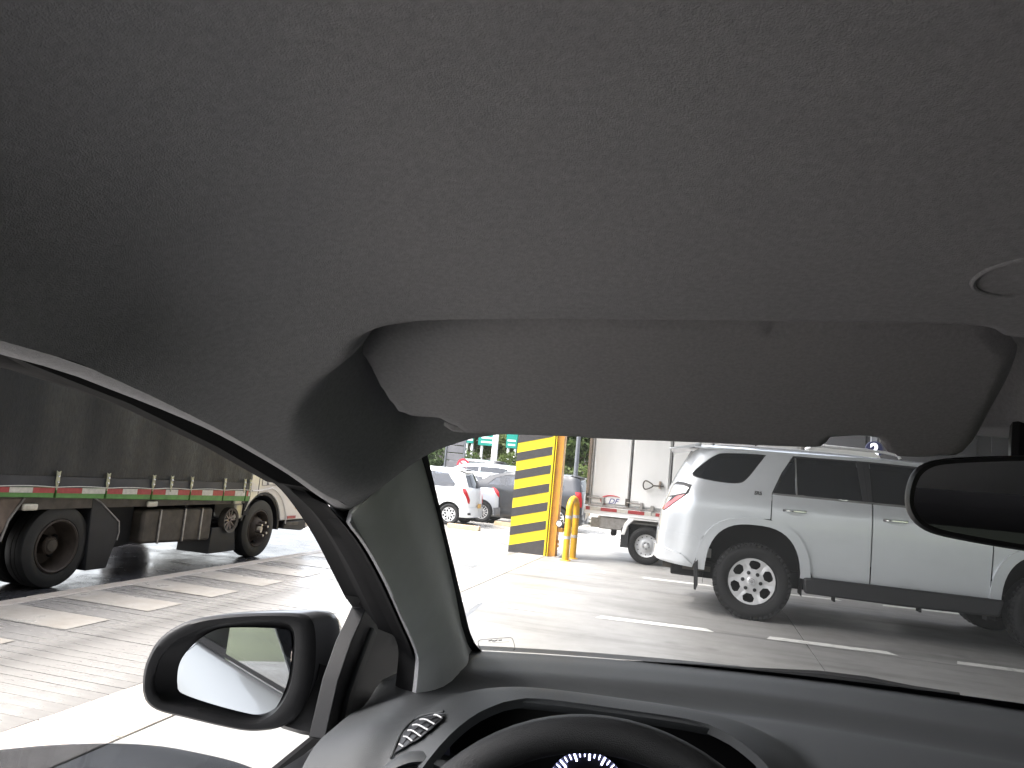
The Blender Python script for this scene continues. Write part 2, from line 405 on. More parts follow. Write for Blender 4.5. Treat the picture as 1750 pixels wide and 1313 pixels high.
# canopy overhead, out of view; its extents are set to shade cabin and far wall
cn = empty('canopy', (8, 4, 0), 0, 'wide flat grey roof over the drive-through lanes', 'canopy')
g = MB(); g.box(-11.0, 22, -18, 8.75, 4.62, 5.1); g.build('roof_slab', 'canopy_grey', cn)
g = MB(); g.box(-4.6, 22, 8.752, 15.9, 4.62, 5.1); g.build('roof_slab', 'canopy_grey', cn)
for k in range(6): g = MB(); g.box(-10.9, 21.9, -17.0+k*5.0, -16.75+k*5.0, 4.3, 4.618); g.build('beam', 'canopy_grey', cn)

# striped pillar with its steel column
pl = empty('striped_pillar', (-2.675, 12.7, 0), 0, 'square pillar painted in yellow and black diagonal stripes', 'pillar')
w = .297; y0 = -.26
g = MB(); g.box(-w, w, y0, .34, 0, 4.6); g.build('core', 'yellow_paint', pl, bevel=.006)
zc = -.30
for i in range(15):
    tl = .105+.303*i; bl = tl-.142 if i else -.3; tr = tl+.157; br = (bl+.157) if i else -.3
    if br > 4.4: break
    for (yy, sx) in ((y0-.0035, 1),):
        poly = [(-w+.001, max(bl, .001)), (w-.001, max(br, .001)), (w-.001, tr), (-w+.001, tl)]
        g = MB(); g.prism(poly, 1, yy, yy+.003); g.build('stripe', 'stripe_black', pl)
    g = MB(); g.prism([(y0+.01, max(bl, .001)), (.33, max(bl-.157, .001)), (.33, max(tl-.157, .002)), (y0+.01, tl)], 0, -w-.0035, -w-.0005); g.build('stripe', 'stripe_black', pl)
g = MB(); g.box(w+.002, w+.030, y0-.02, y0+.10, 0, 4.6); g.build('edge_guard', 'yellow_paint', pl, bevel=.004)
g = MB(); g.box(w+.032, w+.052, y0+.012, y0+.09, 0, 4.6); g.build('edge_gap', 'stripe_black', pl)
cl = empty('steel_column', (-2.29, 12.5, 0), 0, 'orange yellow steel column beside the striped pillar', 'column')
g = MB(); g.box(-.034, -.020, -.09, .12, 0, 4.6); g.build('flange', 'yellow_paint', cl, bevel=.003)
g = MB(); g.box(-.0195, .085, -.05, .10, 0, 4.6); g.build('web', 'orange_steel', cl, bevel=.003)
g = MB(); g.box(.0855, .10, -.085, .12, 0, 4.6); g.build('flange', 'orange_steel', cl, bevel=.003)
g = MB(); g.box(.1005, .13, -.04, .06, .16, .27); g.build('conduit_box', 'orange_steel', cl, bevel=.004)
g = MB(); g.box(.1005, .19, -.05, .05, .405, .47); g.build('bracket', 'orange_steel', cl, bevel=.01)
cb = MB(); cb.tube(smoothpoly([(.12, -.06, .22), (.17, -.09, .19), (.21, -.10, .12), (.20, -.11, .05), (.13, -.12, .012), (.06, -.13, .01)], 5, False), .005, 6); cb.build('cable', 'hose', cl, smooth=True)
gd = empty('round_gauge', (-2.15, 12.36, .545), 0, 'small round white gauge on the steel column', 'gauge')
g = MB(); g.lathe([(.0, -.02), (.052, -.02), (.058, -.012), (.058, .03), (0, .03)], 20, 1); g.build('case', 'black_plastic', gd, smooth=True)
g = MB(); g.lathe([(0, -.0215), (.044, -.0215), (.044, -.0205), (0, -.0205)], 20, 1); g.build('dial', 'sign_white', gd)
g = MB(); g.tube([(.05, 0, .01), (.09, .0, .025), (.13, .02, -.005), (.19, .03, -.01)], .007, 6); g.build('pipe', 'pole_dark', gd, smooth=True)

# hoop bollard seen nearly end on
bo = empty('hoop_bollard', (-1.945, 12.35, 0), 0, 'yellow hoop bollard with grey bands beside the steel column', 'bollard')
d = V(.024, .41)
path = [(-d[0], -d[1]*.5, 0), (-d[0], -d[1]*.5, .78)]
for a in np.linspace(180, 0, 11)[1:-1]:
    c_, s_ = math.cos(R(a)), math.sin(R(a)); path.append((d[0]*c_, d[1]*.5*c_, .80+.16*s_))
path += [(d[0], d[1]*.5, .78), (d[0], d[1]*.5, 0)]
path = dens(path[:2], .2, False)+path[2:-2]+dens(path[-2:], .2, False)
g = MB(); g.tube(path, .052, 14); g.build('hoop', 'bollard_yellow', bo, smooth=True)
for sx in (-1, 1):
    for zb in (.335, .655):
        g = MB(); g.lathe([(.0535, zb), (.0545, zb), (.0545, zb+.045), (.0535, zb+.045)], 16, 2, (sx*d[0], sx*d[1]*.5, 0)); g.build('reflective_band', 'reflect_band', bo, smooth=True)
    g = MB(); g.lathe([(0, .014), (.085, .014), (.09, .008), (.09, .001), (0, .001)], 16, 2, (sx*d[0], sx*d[1]*.5, 0)); g.build('base_plate', 'bollard_yellow', bo, smooth=True)

# dark service building, lane number sign
bu = empty('service_building', (14, 20, 0), 0, 'dark grey building at the back of the covered lanes', 'building')
g = MB(); g.box(-12.6, 10, 0, 5, -.5, 5.0); g.build('wall', 'wall_dark', bu)
for k in range(9):
    g = MB(); g.box(-12.3+k*2.4, -10.2+k*2.4, -.04, -.005, .0, 3.4); g.build('shutter', 'wall_dark', bu, bevel=.01)
sg = empty('lane_number_sign', (3.2, 16.0, -.0), 0, 'small round sign with a lit number 2', 'sign')
g = MB(); g.box(-.05, .05, .02, .12, 0, 3.2); g.build('post', 'pole_dark', sg)
g = MB(); g.lathe([(0, -.01), (.155, -.01), (.16, 0), (.16, .02), (0, .02)], 28, 1, (0, 0, 2.375)); g.build('disc', 'disc_navy', sg, smooth=True)
g = text_mb('2', .29, lambda x, y, z: (x, -.014-z, y+2.372), .003, 0, .010); g.build('number', 'number_light', sg)

# ---------------------------------------------------------------- background: signs, poles, trees
sp = empty('slatted_panel', (-9.08, 28, -.26), 0, 'dark grey slatted panel standing behind the white hatchback', 'panel')
for k in range(13):
    g = MB(); g.box(-.36, .30, -.03, .03, .05+k*.29, .31+k*.29); g.build('slat', 'shutter_grey', sp, bevel=.01, seg=1)
g = MB(); g.box(.31, .36, -.06, .06, 0, 3.9); g.build('post', 'pole_dark', sp)
g = MB(); g.box(-.42, -.37, -.06, .06, 0, 3.9); g.build('post', 'pole_dark', sp)
rs = empty('no_turn_sign', (-8.55, 27.4, -.26), 0, 'round red ringed no left turn sign behind parked cars', 'sign')
g = MB(); g.lathe([(0, 0), (.03, 0), (.03, 1.7), (0, 1.7)], 10, 2); g.build('post', 'pole_grey', rs, smooth=True)
g = MB(); g.lathe([(0, -.03), (.2, -.03), (.2, -.02), (0, -.02)], 28, 1, (0, 0, 1.63)); g.build('face', 'sign_white', rs)
g = MB(); g.lathe([(.17, -.036), (.245, -.036), (.245, -.015), (.17, -.015), (.17, -.036)], 28, 1, (0, 0, 1.63)); g.build('ring', 'sign_red', rs)
g = MB(); g.prism([(.05, 1.53), (.09, 1.53), (.09, 1.70), (-.03, 1.70), (-.03, 1.745), (-.115, 1.68), (-.03, 1.615), (-.03, 1.66), (.05, 1.66)], 1, -.036, -.031); g.build('arrow', 'black_print', rs)
g = MB(); g.prism([(-.15, 1.74), (-.115, 1.775), (.15, 1.52), (.115, 1.485)], 1, -.0385, -.0365); g.build('bar', 'sign_red', rs)
def road_sign(x, w, z0, h, label, y=40., tx=()):
    o = empty('direction_sign', (x, y, -.26), 0, label, 'sign', 'green direction signs over the far road')
    g = MB(); g.box(-w/2, w/2, -.03, .03, z0, z0+h); g.build('board', 'sign_green', o, bevel=.02, seg=1)
    for sx in (-.3, .3):
        g = MB(); g.lathe([(0, 0), (.07, 0), (.07, z0+h-.1), (0, z0+h-.1)], 8, 2, (sx*w, .11, 0)); g.build('post', 'sign_white', o, smooth=True)
    for (u, zz, uw, uh) in tx:
        g = MB(); g.box(u*w-uw/2, u*w+uw/2, -.036, -.031, z0+zz, z0+zz+uh); g.build('lettering', 'sign_white', o)
    return o
road_sign(-12.28, .50, 2.88, 1.2, 'narrow green direction sign at the left of the far signs', tx=[(0, .15, .4, .09), (0, .38, .34, .09)])
road_sign(-11.25, 1.05, 2.82, 1.3, 'wide green direction sign between the two narrow ones', tx=[(.05, .15, .8, .09), (0, .38, .7, .1), (-.1, .62, .6, .1)])
road_sign(-9.9, .62, 2.80, 1.3, 'green direction sign nearest the striped pillar', tx=[(0, .14, .4, .08), (-.02, .36, .45, .09)])
wp = MB(); wp.lathe([(0, 0), (.17, 0), (.13, 6), (0, 6)], 12, 2); o = wp.build('lamp_post', 'sign_white', smooth=True); o.location = (-10.05, 37.2, -.26)
tag(o, 'white pole rising between the green direction signs', 'pole')
lp = empty('dark_pole', (-3.95, 25.0, -.26), 0, 'slim dark grey pole between the steel column and the white box truck', 'pole')
g = MB(); g.lathe([(0, 0), (.075, 0), (.06, 6), (0, 6)], 12, 2); g.build('shaft', 'pole_dark', lp, smooth=True)
g = MB(); g.lathe([(0, 0), (.14, 0), (.14, .03), (0, .03)], 12, 2); g.build('foot', 'pole_dark', lp, smooth=True)
for i, (x, y, a, L) in enumerate([(-5.75, 19.0, .02, .42), (-5.1, 21.7, -.05, .55)]):
    g = MB(); g.prism([(-.11, 0), (.11, 0), (.07, .11), (-.07, .11)], 0, -L, L); o = g.build('wheel_stop', 'wheel_stop', bevel=.01)
    o.location = (x, y, zg(y)); o.rotation_euler = (0, 0, R(90)*i*0+a)
    tag(o, ['tan concrete wheel stop under the white hatchback', 'tan concrete wheel stop under the grey hatchback'][i], 'wheel stop', 'wheel stops in the parking lot')

def leaf_crown(name, parent, c, rad, n, m, size, seed, lean=0.):
    rng = np.random.RandomState(seed); g = MB()
    nc = max(10, n//70); cl = []
    while len(cl) < nc:
        p = rng.uniform(-1, 1, 3); d = np.linalg.norm(p)
        if .25 < d < 1: cl.append(p*rng.uniform(.72, 1.08))
    cl = np.array(cl); rr = rng.uniform(.16, .36, nc)
    idx = rng.randint(0, nc, n); off = rng.normal(0, 1, (n, 3)); off /= np.linalg.norm(off, axis=1)[:, None]
    pos = (cl[idx]+off*(rr[idx]*rng.uniform(.5, 1.05, n)**.5)[:, None])*np.array(rad)+np.array(c)
    a = rng.normal(0, 1, (n, 3)); a /= np.linalg.norm(a, axis=1)[:, None]
    b = np.cross(a, rng.normal(0, 1, (n, 3))); b /= np.linalg.norm(b, axis=1)[:, None]
    s = size*rng.uniform(.6, 1.4, n)
    v = np.empty((n, 4, 3)); v[:, 0] = pos-a*s[:, None]; v[:, 1] = pos-b*(s*.45)[:, None]; v[:, 2] = pos+a*s[:, None]; v[:, 3] = pos+b*(s*.45)[:, None]
    g.v = [tuple(p) for p in v.reshape(-1, 3)]; g.f = [(4*i, 4*i+1, 4*i+2, 4*i+3) for i in range(n)]
    return g.build(name, m, parent, keep=True)
def tree(x, y, h, cr, seed, label, mi):
    o = empty('tree', (x, y, -.26), 0, label, 'tree', 'trees beyond the parking lot')
    rng = np.random.RandomState(seed); g = MB(); top = h*.62
    bend = rng.uniform(-.3, .3, 2)
    tp = [(bend[0]*t*t, bend[1]*t*t, top*t) for t in np.linspace(0, 1, 7)]
    g.tube(tp, list(np.linspace(.16, .06, 7)*h/6), 9)
    for k in range(7):
        t = rng.uniform(.35, .95); b = np.array([bend[0]*t*t, bend[1]*t*t, top*t]); a = rng.uniform(0, 6.28); L = cr*rng.uniform(.5, .95)
        e = b+np.array([math.cos(a)*L, math.sin(a)*L, L*rng.uniform(.3, .8)])
        g.tube([b, (b+e)/2+np.array([0, 0, .12]), e], [.05*h/6, .035*h/6, .015*h/6], 6)
    g.build('trunk', 'bark', o, smooth=True)
    leaf_crown('crown', o, (bend[0], bend[1], h*.62), (cr, cr, h*.40), 6500, 'leaf%d' % mi, .15, seed+50)
T = [(-17.0, 43, 6.5, 3.0, 1, 'bushy dark green tree at the far left of the windscreen', 2), (-14.3, 45, 7.5, 2.9, 2, 'tall green tree behind the slatted panel', 0),
     (-12.0, 47, 6.5, 2.6, 3, 'green tree behind the wide direction sign', 1), (-9.6, 44, 7.0, 2.8, 4, 'light green tree behind the white pole', 3),
     (-7.4, 43, 6.5, 2.6, 5, 'green tree behind the striped pillar', 0), (-5.0, 44, 6.8, 2.5, 6, 'pale green tree right of the steel column', 3),
     (-2.8, 46, 6.4, 2.6, 7, 'green tree behind the slim dark pole', 1)]
for a in T: tree(*a)
def hedge(x, y, rad, seed, label, mi):
    o = empty('shrub', (x, y, -.26), 0, label, 'shrub', 'shrubs along the far side of the lot')
    g = MB()
    for k in range(6):
        a = k*1.05; g.tube([(0, 0, 0), (math.cos(a)*.25, math.sin(a)*.25, .5), (math.cos(a)*.6, math.sin(a)*.5, 1.2)], [.03, .02, .01], 5)
    g.build('stem', 'bark', o); leaf_crown('foliage', o, (0, 0, rad[2]*.9), rad, 2600, 'leaf%d' % mi, .10, seed)
for i, (x, y, lab) in enumerate([(-13.6, 37.5, 'dense shrub left of the slatted panel'), (-11.6, 38.5, 'dense shrub under the green direction signs'), (-9.2, 38.6, 'dense shrub beside the white pole'), (-7.2, 38, 'dense shrub behind the striped pillar'), (-5.5, 38.3, 'dense shrub just right of the steel column'), (-3.6, 38.2, 'dense shrub behind the slim dark pole')]):
    hedge(x, y, (1.5, .9, 1.25), 80+i, lab, [2, 0, 1, 3, 1, 3][i])

# ================================================================== VEHICLES
def circ(r, n=48, c=(0, 0), a0=0.): return [(c[0]+r*math.cos(a0+2*math.pi*k/n), c[1]+r*math.sin(a0+2*math.pi*k/n)) for k in range(n)]
def wheel(parent, c, side, Rt, Rr, w, style, tyre='rubber', rimmat='alloy', spin=0., treads=0):
    wo = empty('wheel', c); wo.parent = parent
    g = MB(); s = side
    prof = [(Rr*.97, -.34), (Rr*1.0, -.43), (Rr*1.04, -.46), ((Rr+Rt)*.5, -.50), (Rt-.045, -.485), (Rt-.016, -.44), (Rt-.003, -.37), (Rt, -.28), (Rt, .28), (Rt-.003, .37), (Rt-.016, .44), ((Rr+Rt)*.5, .5), (Rr, .43), (Rr*.97, .34)]
    g.lathe([(r_, -s*h*w) for r_, h in prof], 56, 1)
    if treads:
        for k in range(treads):
            a = 2*math.pi*k/treads
            for (q, L, rr) in ((0, .42, Rt+.002), (.5, .30, Rt+.004), (.25, .15, Rt+.004)):
                aa = a+q*2*math.pi/treads; hw = .27*2*math.pi*Rt/treads; ca, sa = math.cos(aa), math.sin(aa)
                y0, y1 = (s*w*L, s*w*(L+.075)) ; pts = []
                for rr_ in (rr-.03, rr+(.0 if L > .4 else .004)):
                    for yy in (y0, y1):
                        for t in (-hw, hw): pts.append((rr_*ca-t*sa, yy, rr_*sa+t*ca))
                g.add(pts, [(0, 2, 3, 1), (4, 5, 7, 6), (0, 1, 5, 4), (2, 6, 7, 3), (0, 4, 6, 2), (1, 3, 7, 5)])
    g.build('tyre', tyre, wo, smooth=True, angle=40)
    yo = s*w*.40
    g = MB(); g.lathe([(Rr*.99, yo*1.06), (Rr*.955, yo*1.08), (Rr*.93, yo*.9), (Rr*.90, yo*.2), (Rr*.86, -yo*.6), (0.02, -yo*.6)], 48, 1); g.build('rim_barrel', 'underbody' if style != 'truck' else rimmat, wo, smooth=True)
    def dome(r_): return yo*(1.0-.25*math.exp(-(r_/(Rr*.35))**2*0)-.18*max(0, 1-r_/Rr))
    holes = []
    if style == 'six':
        for k in range(6):
            a = spin+k*math.pi/3; h = []
            for (r_, t) in ((.50, -.10), (.50, .10), (.64, .235), (.80, .20), (.85, .10), (.85, -.10), (.80, -.20), (.64, -.235)):
                x, z = r_*Rr, t*Rr; h.append((x*math.cos(a)-z*math.sin(a), x*math.sin(a)+z*math.cos(a)))
            holes.append(h)
    elif style == 'multi':
        N = 14 if spin >= 1 else 7
        for k in range(N):
            a = spin+k*2*math.pi/N; hw = .16 if N == 14 else .22; h = []
            pts = ((.34, -.02), (.34, .02), (.84, hw), (.86, 0), (.84, -hw)) if N == 14 else ((.36, -.09), (.36, .09), (.62, .13), (.70, 0.0), (.62, -.13))
            for (r_, t) in pts:
                x, z = r_*Rr, t*Rr; h.append((x*math.cos(a)-z*math.sin(a), x*math.sin(a)+z*math.cos(a)))
            holes.append(h)
            if N == 7:
                for t0 in (-.5, ):
                    b = a+math.pi/7; h = []
                    for (r_, t) in ((.60, -.05), (.60, .05), (.86, .20), (.87, 0), (.86, -.20)):
                        x, z = r_*Rr, t*Rr; h.append((x*math.cos(b)-z*math.sin(b), x*math.sin(b)+z*math.cos(b)))
                    holes.append(h)
    elif style == 'steel':
        for k in range(12): holes.append(circ(.055*Rr, 8, (.74*Rr*math.cos(k*math.pi/6), .74*Rr*math.sin(k*math.pi/6))))
    if style in ('six', 'multi', 'steel'):
        def fn(x, z):
            r_ = math.hypot(x, z)/Rr; y = yo*(.96-.10*sstep(.95, .55, r_)+.06*sstep(.45, .2, r_))
            if style == 'steel': y = yo*(.8-.45*sstep(.92, .80, r_)+.25*sstep(.62, .40, r_)-.12*sstep(.3, .2, r_))
            if style == 'six':
                a = (math.atan2(z, x)-spin) % (math.pi/3)-math.pi/6
                y += yo*.07*math.exp(-(a*r_/.055)**2)*(-1)*sstep(.4, .5, r_)
            return (x, y, z)
        g = sheet(circ(Rr*.945), holes, Rr*.075, fn); face_to(g, (0, s, 0)); g.build('rim', rimmat, wo, smooth=True, solid=.018, angle=28, keep=True)
        nb = 6 if style == 'six' else (5 if style == 'multi' else 5)
        for k in range(nb):
            a = spin+k*2*math.pi/nb+math.pi/nb; q = .36 if style == 'six' else .24
            g = MB(); g.lathe([(0, yo*1.03), (.017*Rr/.25, yo*1.03), (.022*Rr/.25, yo*.8), (.022*Rr/.25, yo*.62)], 8, 1, (q*Rr*math.cos(a), 0, q*Rr*math.sin(a))); g.build('lug_nut', 'black_plastic' if style == 'six' else 'dark_chrome', wo, smooth=True)
        g = MB(); g.lathe([(0, yo*1.05), (.16*Rr, yo*1.04), (.20*Rr, yo*.98), (.20*Rr, yo*.7)], 24, 1); g.build('centre_cap', rimmat, wo, smooth=True)
        if style == 'six':
            g = MB(); g.lathe([(.10*Rr, yo*1.055), (.125*Rr, yo*1.065), (.13*Rr, yo*1.04)], 20, 1)
            for e in (0, 1): g.tube([(.07*Rr*math.cos(t)*(1 if e else .5), yo*1.058, .07*Rr*math.sin(t)*(.45 if e else 1)) for t in np.linspace(0, 2*math.pi, 13)[:-1]], .0022, 5, closed=True)
            g.build('emblem', 'dark_chrome', wo, smooth=True)
    return wo

class Body:
    """side/rear skin of a car: skin(s, z) wraps round the rear corner; u forward, v lateral, z up"""
    def __init__(b, W, zs, ws, s0, r, lean_z, lean_u, bulge=.03):
        b.W = W; b.w = table(zs, ws, .035); b.s0 = s0; b.r = r; b.lean = table(lean_z, lean_u, .04); b.bulge = bulge
    def skin(b, s, z, off=0., sg=-1):
        hw = b.w(z)+off; L = b.lean(z)
        r = b.r; wq = math.pi/2*r
        if s >= b.s0:
            u = s; v = hw; wt = float(sstep(b.s0+.75, b.s0-.05, s))
        else:
            t = b.s0-s
            if t < wq:
                a = t/r; u = b.s0-(r+off)*math.sin(a); v = hw-r*(1-math.cos(a))
            else:
                v = max(hw-r-(t-wq), -hw); u = b.s0-r-off-b.bulge*(1-(v/max(hw-r, .01))**2)
            wt = float(sstep(b.s0+.75, b.s0-.05, b.s0))
        return (u+L*wt, sg*v, z)
    def panel(b, name, poly, m, parent, holes=(), res=.05, off=0., solid=.015, sides=(-1, 1), smooth=True):
        for sg in sides:
            g = sheet(poly, list(holes), res, lambda s, z: b.skin(s, z, off, sg))
            # orient outward
            out = []
            for f in g.f:
                A, B, C_ = (np.array(g.v[i]) for i in f[:3]); n = np.cross(B-A, C_-A); c = (A+B+C_)/3
                d = np.array([c[0]-1.2, c[1]*2.2, 0.]); d = np.array([min(0, c[0]-b.s0)*3, c[1], .0]) 
                out.append(f if n@d >= 0 else tuple(reversed(f)))
            g.f = out
            o = g.build(name, m, parent, smooth=smooth, solid=solid, angle=50, keep=True)
        return o
def selp(cx, cz, a, b_, n, t0, t1, k=18):
    out = []
    for t in np.linspace(t0, t1, k):
        c, s = math.cos(R(t)), math.sin(R(t))
        out.append((cx+a*math.copysign(abs(c)**(2/n), c), cz+b_*math.copysign(abs(s)**(2/n), s)))
    return out

# ---------------------------------------------------------------- silver SUV
suv = empty('suv', (.59, 9.52, 0), 0, 'large silver SUV crossing in front of the windscreen, tinted windows', 'suv')
SB = Body(.92, [.3, .45, .55, .8, 1.05, 1.2, 1.29, 1.33, 1.74, 1.80], [.86, .90, .915, .925, .93, .925, .90, .875, .705, .66], -.64, .35, [.3, .9, 1.05, 1.35, 1.5, 1.74, 1.8], [-.02, -.01, .01, .11, .18, .31, .34], .04)
arch_o = selp(0, .40, .575, .655, 2.7, 180-12, -12+24, 20)   # outer flare line, left to right over the top
ai = [p for p in selp(0, .40, .475, .585, 2.7, 172, 8, 22)]
ao = [p for p in selp(0, .40, .575, .655, 2.7, 170, 10, 22)]
fo = [(x+2.79, z) for x, z in ao]; fi = [(x+2.79, z) for x, z in ai]
# quarter panel (from rear corner to the rear door), with glass opening and lamp cut-out
qglass = smoothpoly([(-.86, 1.47), (-.80, 1.60), (-.72, 1.70), (-.62, 1.728), (-.3, 1.738), (.06, 1.742), (.075, 1.72), (-.02, 1.60), (-.14, 1.46), (-.24, 1.405), (-.48, 1.398), (-.76, 1.425)], 3)
lamp = [(-0.785, 1.345), (-0.78, 1.25), (-0.86, 1.17), (-0.98, 1.075), (-1.05, 1.035), (-1.14, 1.035), (-1.18, 1.12), (-1.14, 1.32), (-1.03, 1.37), (-0.88, 1.365)]
quarter = [(-1.20, .80), (-1.20, 1.70), (-.95, 1.775), (-.5, 1.785), (.40, 1.785), (.36, 1.742), (.25, 1.56), (.155, 1.335), (.15, 1.06)]+[p for p in reversed(ao) if p[0] < .149]+[(-.60, .80)]
SB.panel('quarter_panel', quarter, 'silver_paint', suv, [qglass, lamp], .045)
SB.panel('quarter_glass', qglass, 'dark_glass', suv, (), .06, -.012, 0)
qin = [((x+.38)*1.045-.38, (z-1.57)*1.10+1.57) for x, z in qglass]
SB.panel('glass_surround', qin, 'black_plastic', suv, [[((x+.38)*.97-.38, (z-1.57)*.95+1.57) for x, z in qglass]], .06, -.009, 0)
SB.panel('bumper', [(-1.62, .83), (-1.20, .815), (-.62, .805), (-.575, .79)]+[p for p in ao if p[0] < -.1 and p[1] < .78][::-1]+[(-.60, .47), (-1.0, .50), (-1.55, .52)], 'silver_paint', suv, (), .05, .012)
SB.panel('bumper_step', [(-1.55, .66), (-1.0, .655), (-.72, .60), (-.60, .50), (-1.0, .52), (-1.55, .53)], 'silver_paint', suv, (), .05, .032)
SB.panel('tailgate', [(-1.76, .84), (-1.21, .83), (-1.21, 1.04), (-1.195, 1.12), (-1.21, 1.35), (-1.21, 1.72), (-1.76, 1.74)], 'silver_paint', suv, [[(-1.72, 1.36), (-1.28, 1.34), (-1.26, 1.67), (-1.72, 1.69)]], .06)
SB.panel('rear_glass', [(-1.75, 1.35), (-1.265, 1.33), (-1.245, 1.68), (-1.75, 1.70)], 'dark_glass', suv, (), .06, -.01, 0)
# lamp: dark surround, clear upper lens, red lower lens
SB.panel('lamp_surround', lamp, 'black_plastic', suv, (), .04, -.004, 0)
SB.panel('lamp_lens', [(-0.805, 1.31), (-0.815, 1.25), (-0.940, 1.215), (-1.060, 1.20), (-1.170, 1.15), (-1.140, 1.30), (-1.030, 1.335), (-0.880, 1.33)], 'tail_clear', suv, (), .03, .006, .01)
SB.panel('lamp_lens', [(-0.815, 1.235), (-0.870, 1.17), (-0.980, 1.08), (-1.050, 1.045), (-1.120, 1.045), (-1.100, 1.09), (-0.980, 1.15), (-0.910, 1.21)], 'tail_red', suv, (), .03, .008, .01)
SB.panel('lamp_lens', [(-0.980, 1.19), (-1.020, 1.14), (-1.110, 1.09), (-1.165, 1.10), (-1.170, 1.14), (-1.070, 1.19)], 'tail_clear', suv, (), .03, .005, .01)
# doors
rdoor = [(.162, 1.318), (1.135, 1.318), (1.135, .50), (.60, .50)]+[p for p in reversed(ao) if p[0] > .163]+[(.162, 1.05)]
SB.panel('rear_door', rdoor, 'silver_paint', suv, (), .05)
SB.panel('front_door', [(1.147, 1.318), (2.24, 1.305), (2.24, .98), (2.22, .50), (1.147, .50)], 'silver_paint', suv, (), .06)
SB.panel('front_fender', [(2.252, 1.30), (2.6, 1.23), (3.3, 1.12), (3.62, 1.0), (3.66, .70), (3.40, .62)]+[p for p in reversed(fo)]+[(2.232, .50), (2.252, .98)], 'silver_paint', suv, (), .07)
rwin = [(.175, 1.335), (.385, 1.735), (1.00, 1.738), (1.045, 1.338)]
SB.panel('door_window', rwin, 'dark_glass', suv, (), .08, -.014, 0)
SB.panel('window_bar', [(.40, 1.33), (.415, 1.33), (.40, 1.74), (.385, 1.74)], 'chrome', suv, (), .08, -.006, .004)
SB.panel('front_window', [(1.155, 1.338), (1.135, 1.735), (1.75, 1.725), (2.02, 1.60), (2.20, 1.335)], 'dark_glass', suv, (), .08, -.014, 0)
SB.panel('pillar_cover', [(1.052, 1.335), (1.005, 1.742), (1.128, 1.742), (1.148, 1.335)], 'black_plastic', suv, (), .08, -.004, .008)
SB.panel('pillar_cover', [(1.098, 1.335), (1.068, 1.742), (1.073, 1.742), (1.104, 1.335)], 'underbody', suv, (), .08, -.0025, .002)
SB.panel('window_trim', [(.16, 1.318), (2.24, 1.306), (2.24, 1.33), (.165, 1.337)], 'chrome', suv, (), .10, .004, .012)
SB.panel('window_edge', [(.36, 1.736), (1.0, 1.739), (1.13, 1.739), (1.75, 1.727), (1.76, 1.742), (1.13, 1.755), (.365, 1.752)], 'black_plastic', suv, (), .1, -.002, .008)
SB.panel('roof_rail_panel', [(.37, 1.753), (1.13, 1.757), (1.76, 1.744), (2.08, 1.60), (2.14, 1.61), (1.84, 1.775), (1.2, 1.793), (.41, 1.788)], 'silver_paint', suv, (), .08, 0, .012)
SB.panel('windscreen_pillar', [(2.09, 1.59), (2.26, 1.31), (2.36, 1.31), (2.15, 1.60)], 'silver_paint', suv, (), .08, 0, .012)
# flares
SB.panel('wheel_flare', [(-.57, .46)]+ao+[(.575, .49), (.47, .49)]+ai[::-1]+[(-.475, .46)], 'silver_paint', suv, (), .035, .030, .03)
SB.panel('wheel_flare', [(2.79-.575, .49)]+fo+[(2.79+.57, .6), (2.79+.47, .6)]+fi[::-1]+[(2.79-.47, .49)], 'silver_paint', suv, (), .045, .030, .03)
# roof, bonnet, windscreen, floor, wheel wells
g = MB(); rows = []
for u in np.linspace(-.72, 1.86, 14):
    hw = SB.w(1.785)+.01; zc = 1.838-.018*((u-.6)/1.3)**2
    rows.append([(u+.05*abs(t)*(u < -.6), t*hw, 1.779+(zc-1.779)*(1-abs(t)**2.6)) for t in np.linspace(-1, 1, 17)])
g.grid(rows); g.build('roof', 'silver_paint', suv, smooth=True, solid=.02)
for sg in (-1, 1):
    g = MB(); g.tube(smoothpoly([(-.45, sg*.60, 1.825), (-.38, sg*.60, 1.875), (.2, sg*.60, 1.89), (1.0, sg*.60, 1.885), (1.38, sg*.60, 1.865), (1.45, sg*.60, 1.82)], 3, False), .016, 8); g.build('roof_rack_rail', 'alloy', suv, smooth=True)
g = MB(); g.prism([(-.96, 1.742), (-.70, 1.80), (-.60, 1.835), (-.60, 1.80), (-.70, 1.765), (-.93, 1.725)], 1, -.60, .60); g.build('spoiler', 'silver_paint', suv, bevel=.012)
g = MB(); g.grid([[(2.10, t*.60, 1.62-.0*abs(t)) for t in np.linspace(-1, 1, 9)], [(1.84, t*.62, 1.785+.02*(1-t*t)) for t in np.linspace(-1, 1, 9)]]); g.grid([[(2.72+.12*(1-t*t), t*.80, 1.20) for t in np.linspace(-1, 1, 9)], [(2.08, t*.61, 1.63) for t in np.linspace(-1, 1, 9)]]); g.build('windscreen', 'dark_glass', suv, smooth=True)
g = MB(); g.grid([[(2.3, t*.86, 1.295+.03*(1-t*t)) for t in np.linspace(-1, 1, 9)], [(3.0, t*.84, 1.24+.04*(1-t*t)) for t in np.linspace(-1, 1, 9)], [(3.55, t*.80, 1.08+.05*(1-t*t)) for t in np.linspace(-1, 1, 9)], [(3.68, t*.78, .92) for t in np.linspace(-1, 1, 9)], [(3.70, t*.78, .5) for t in np.linspace(-1, 1, 9)]]); g.build('bonnet', 'silver_paint', suv, smooth=True, solid=.02)
g = MB(); g.box(-.85, 3.3, -.60, .60, .34, .52); g.box(.62, 2.2, -.86, .86, .40, .56); g.build('underbody', 'underbody', suv, bevel=.02)
g = MB(); g.box(-.60, .60, -.55, .55, .52, 1.25); g.box(2.2, 3.4, -.55, .55, .5, 1.05); g.build('inner_body', 'underbody', suv)
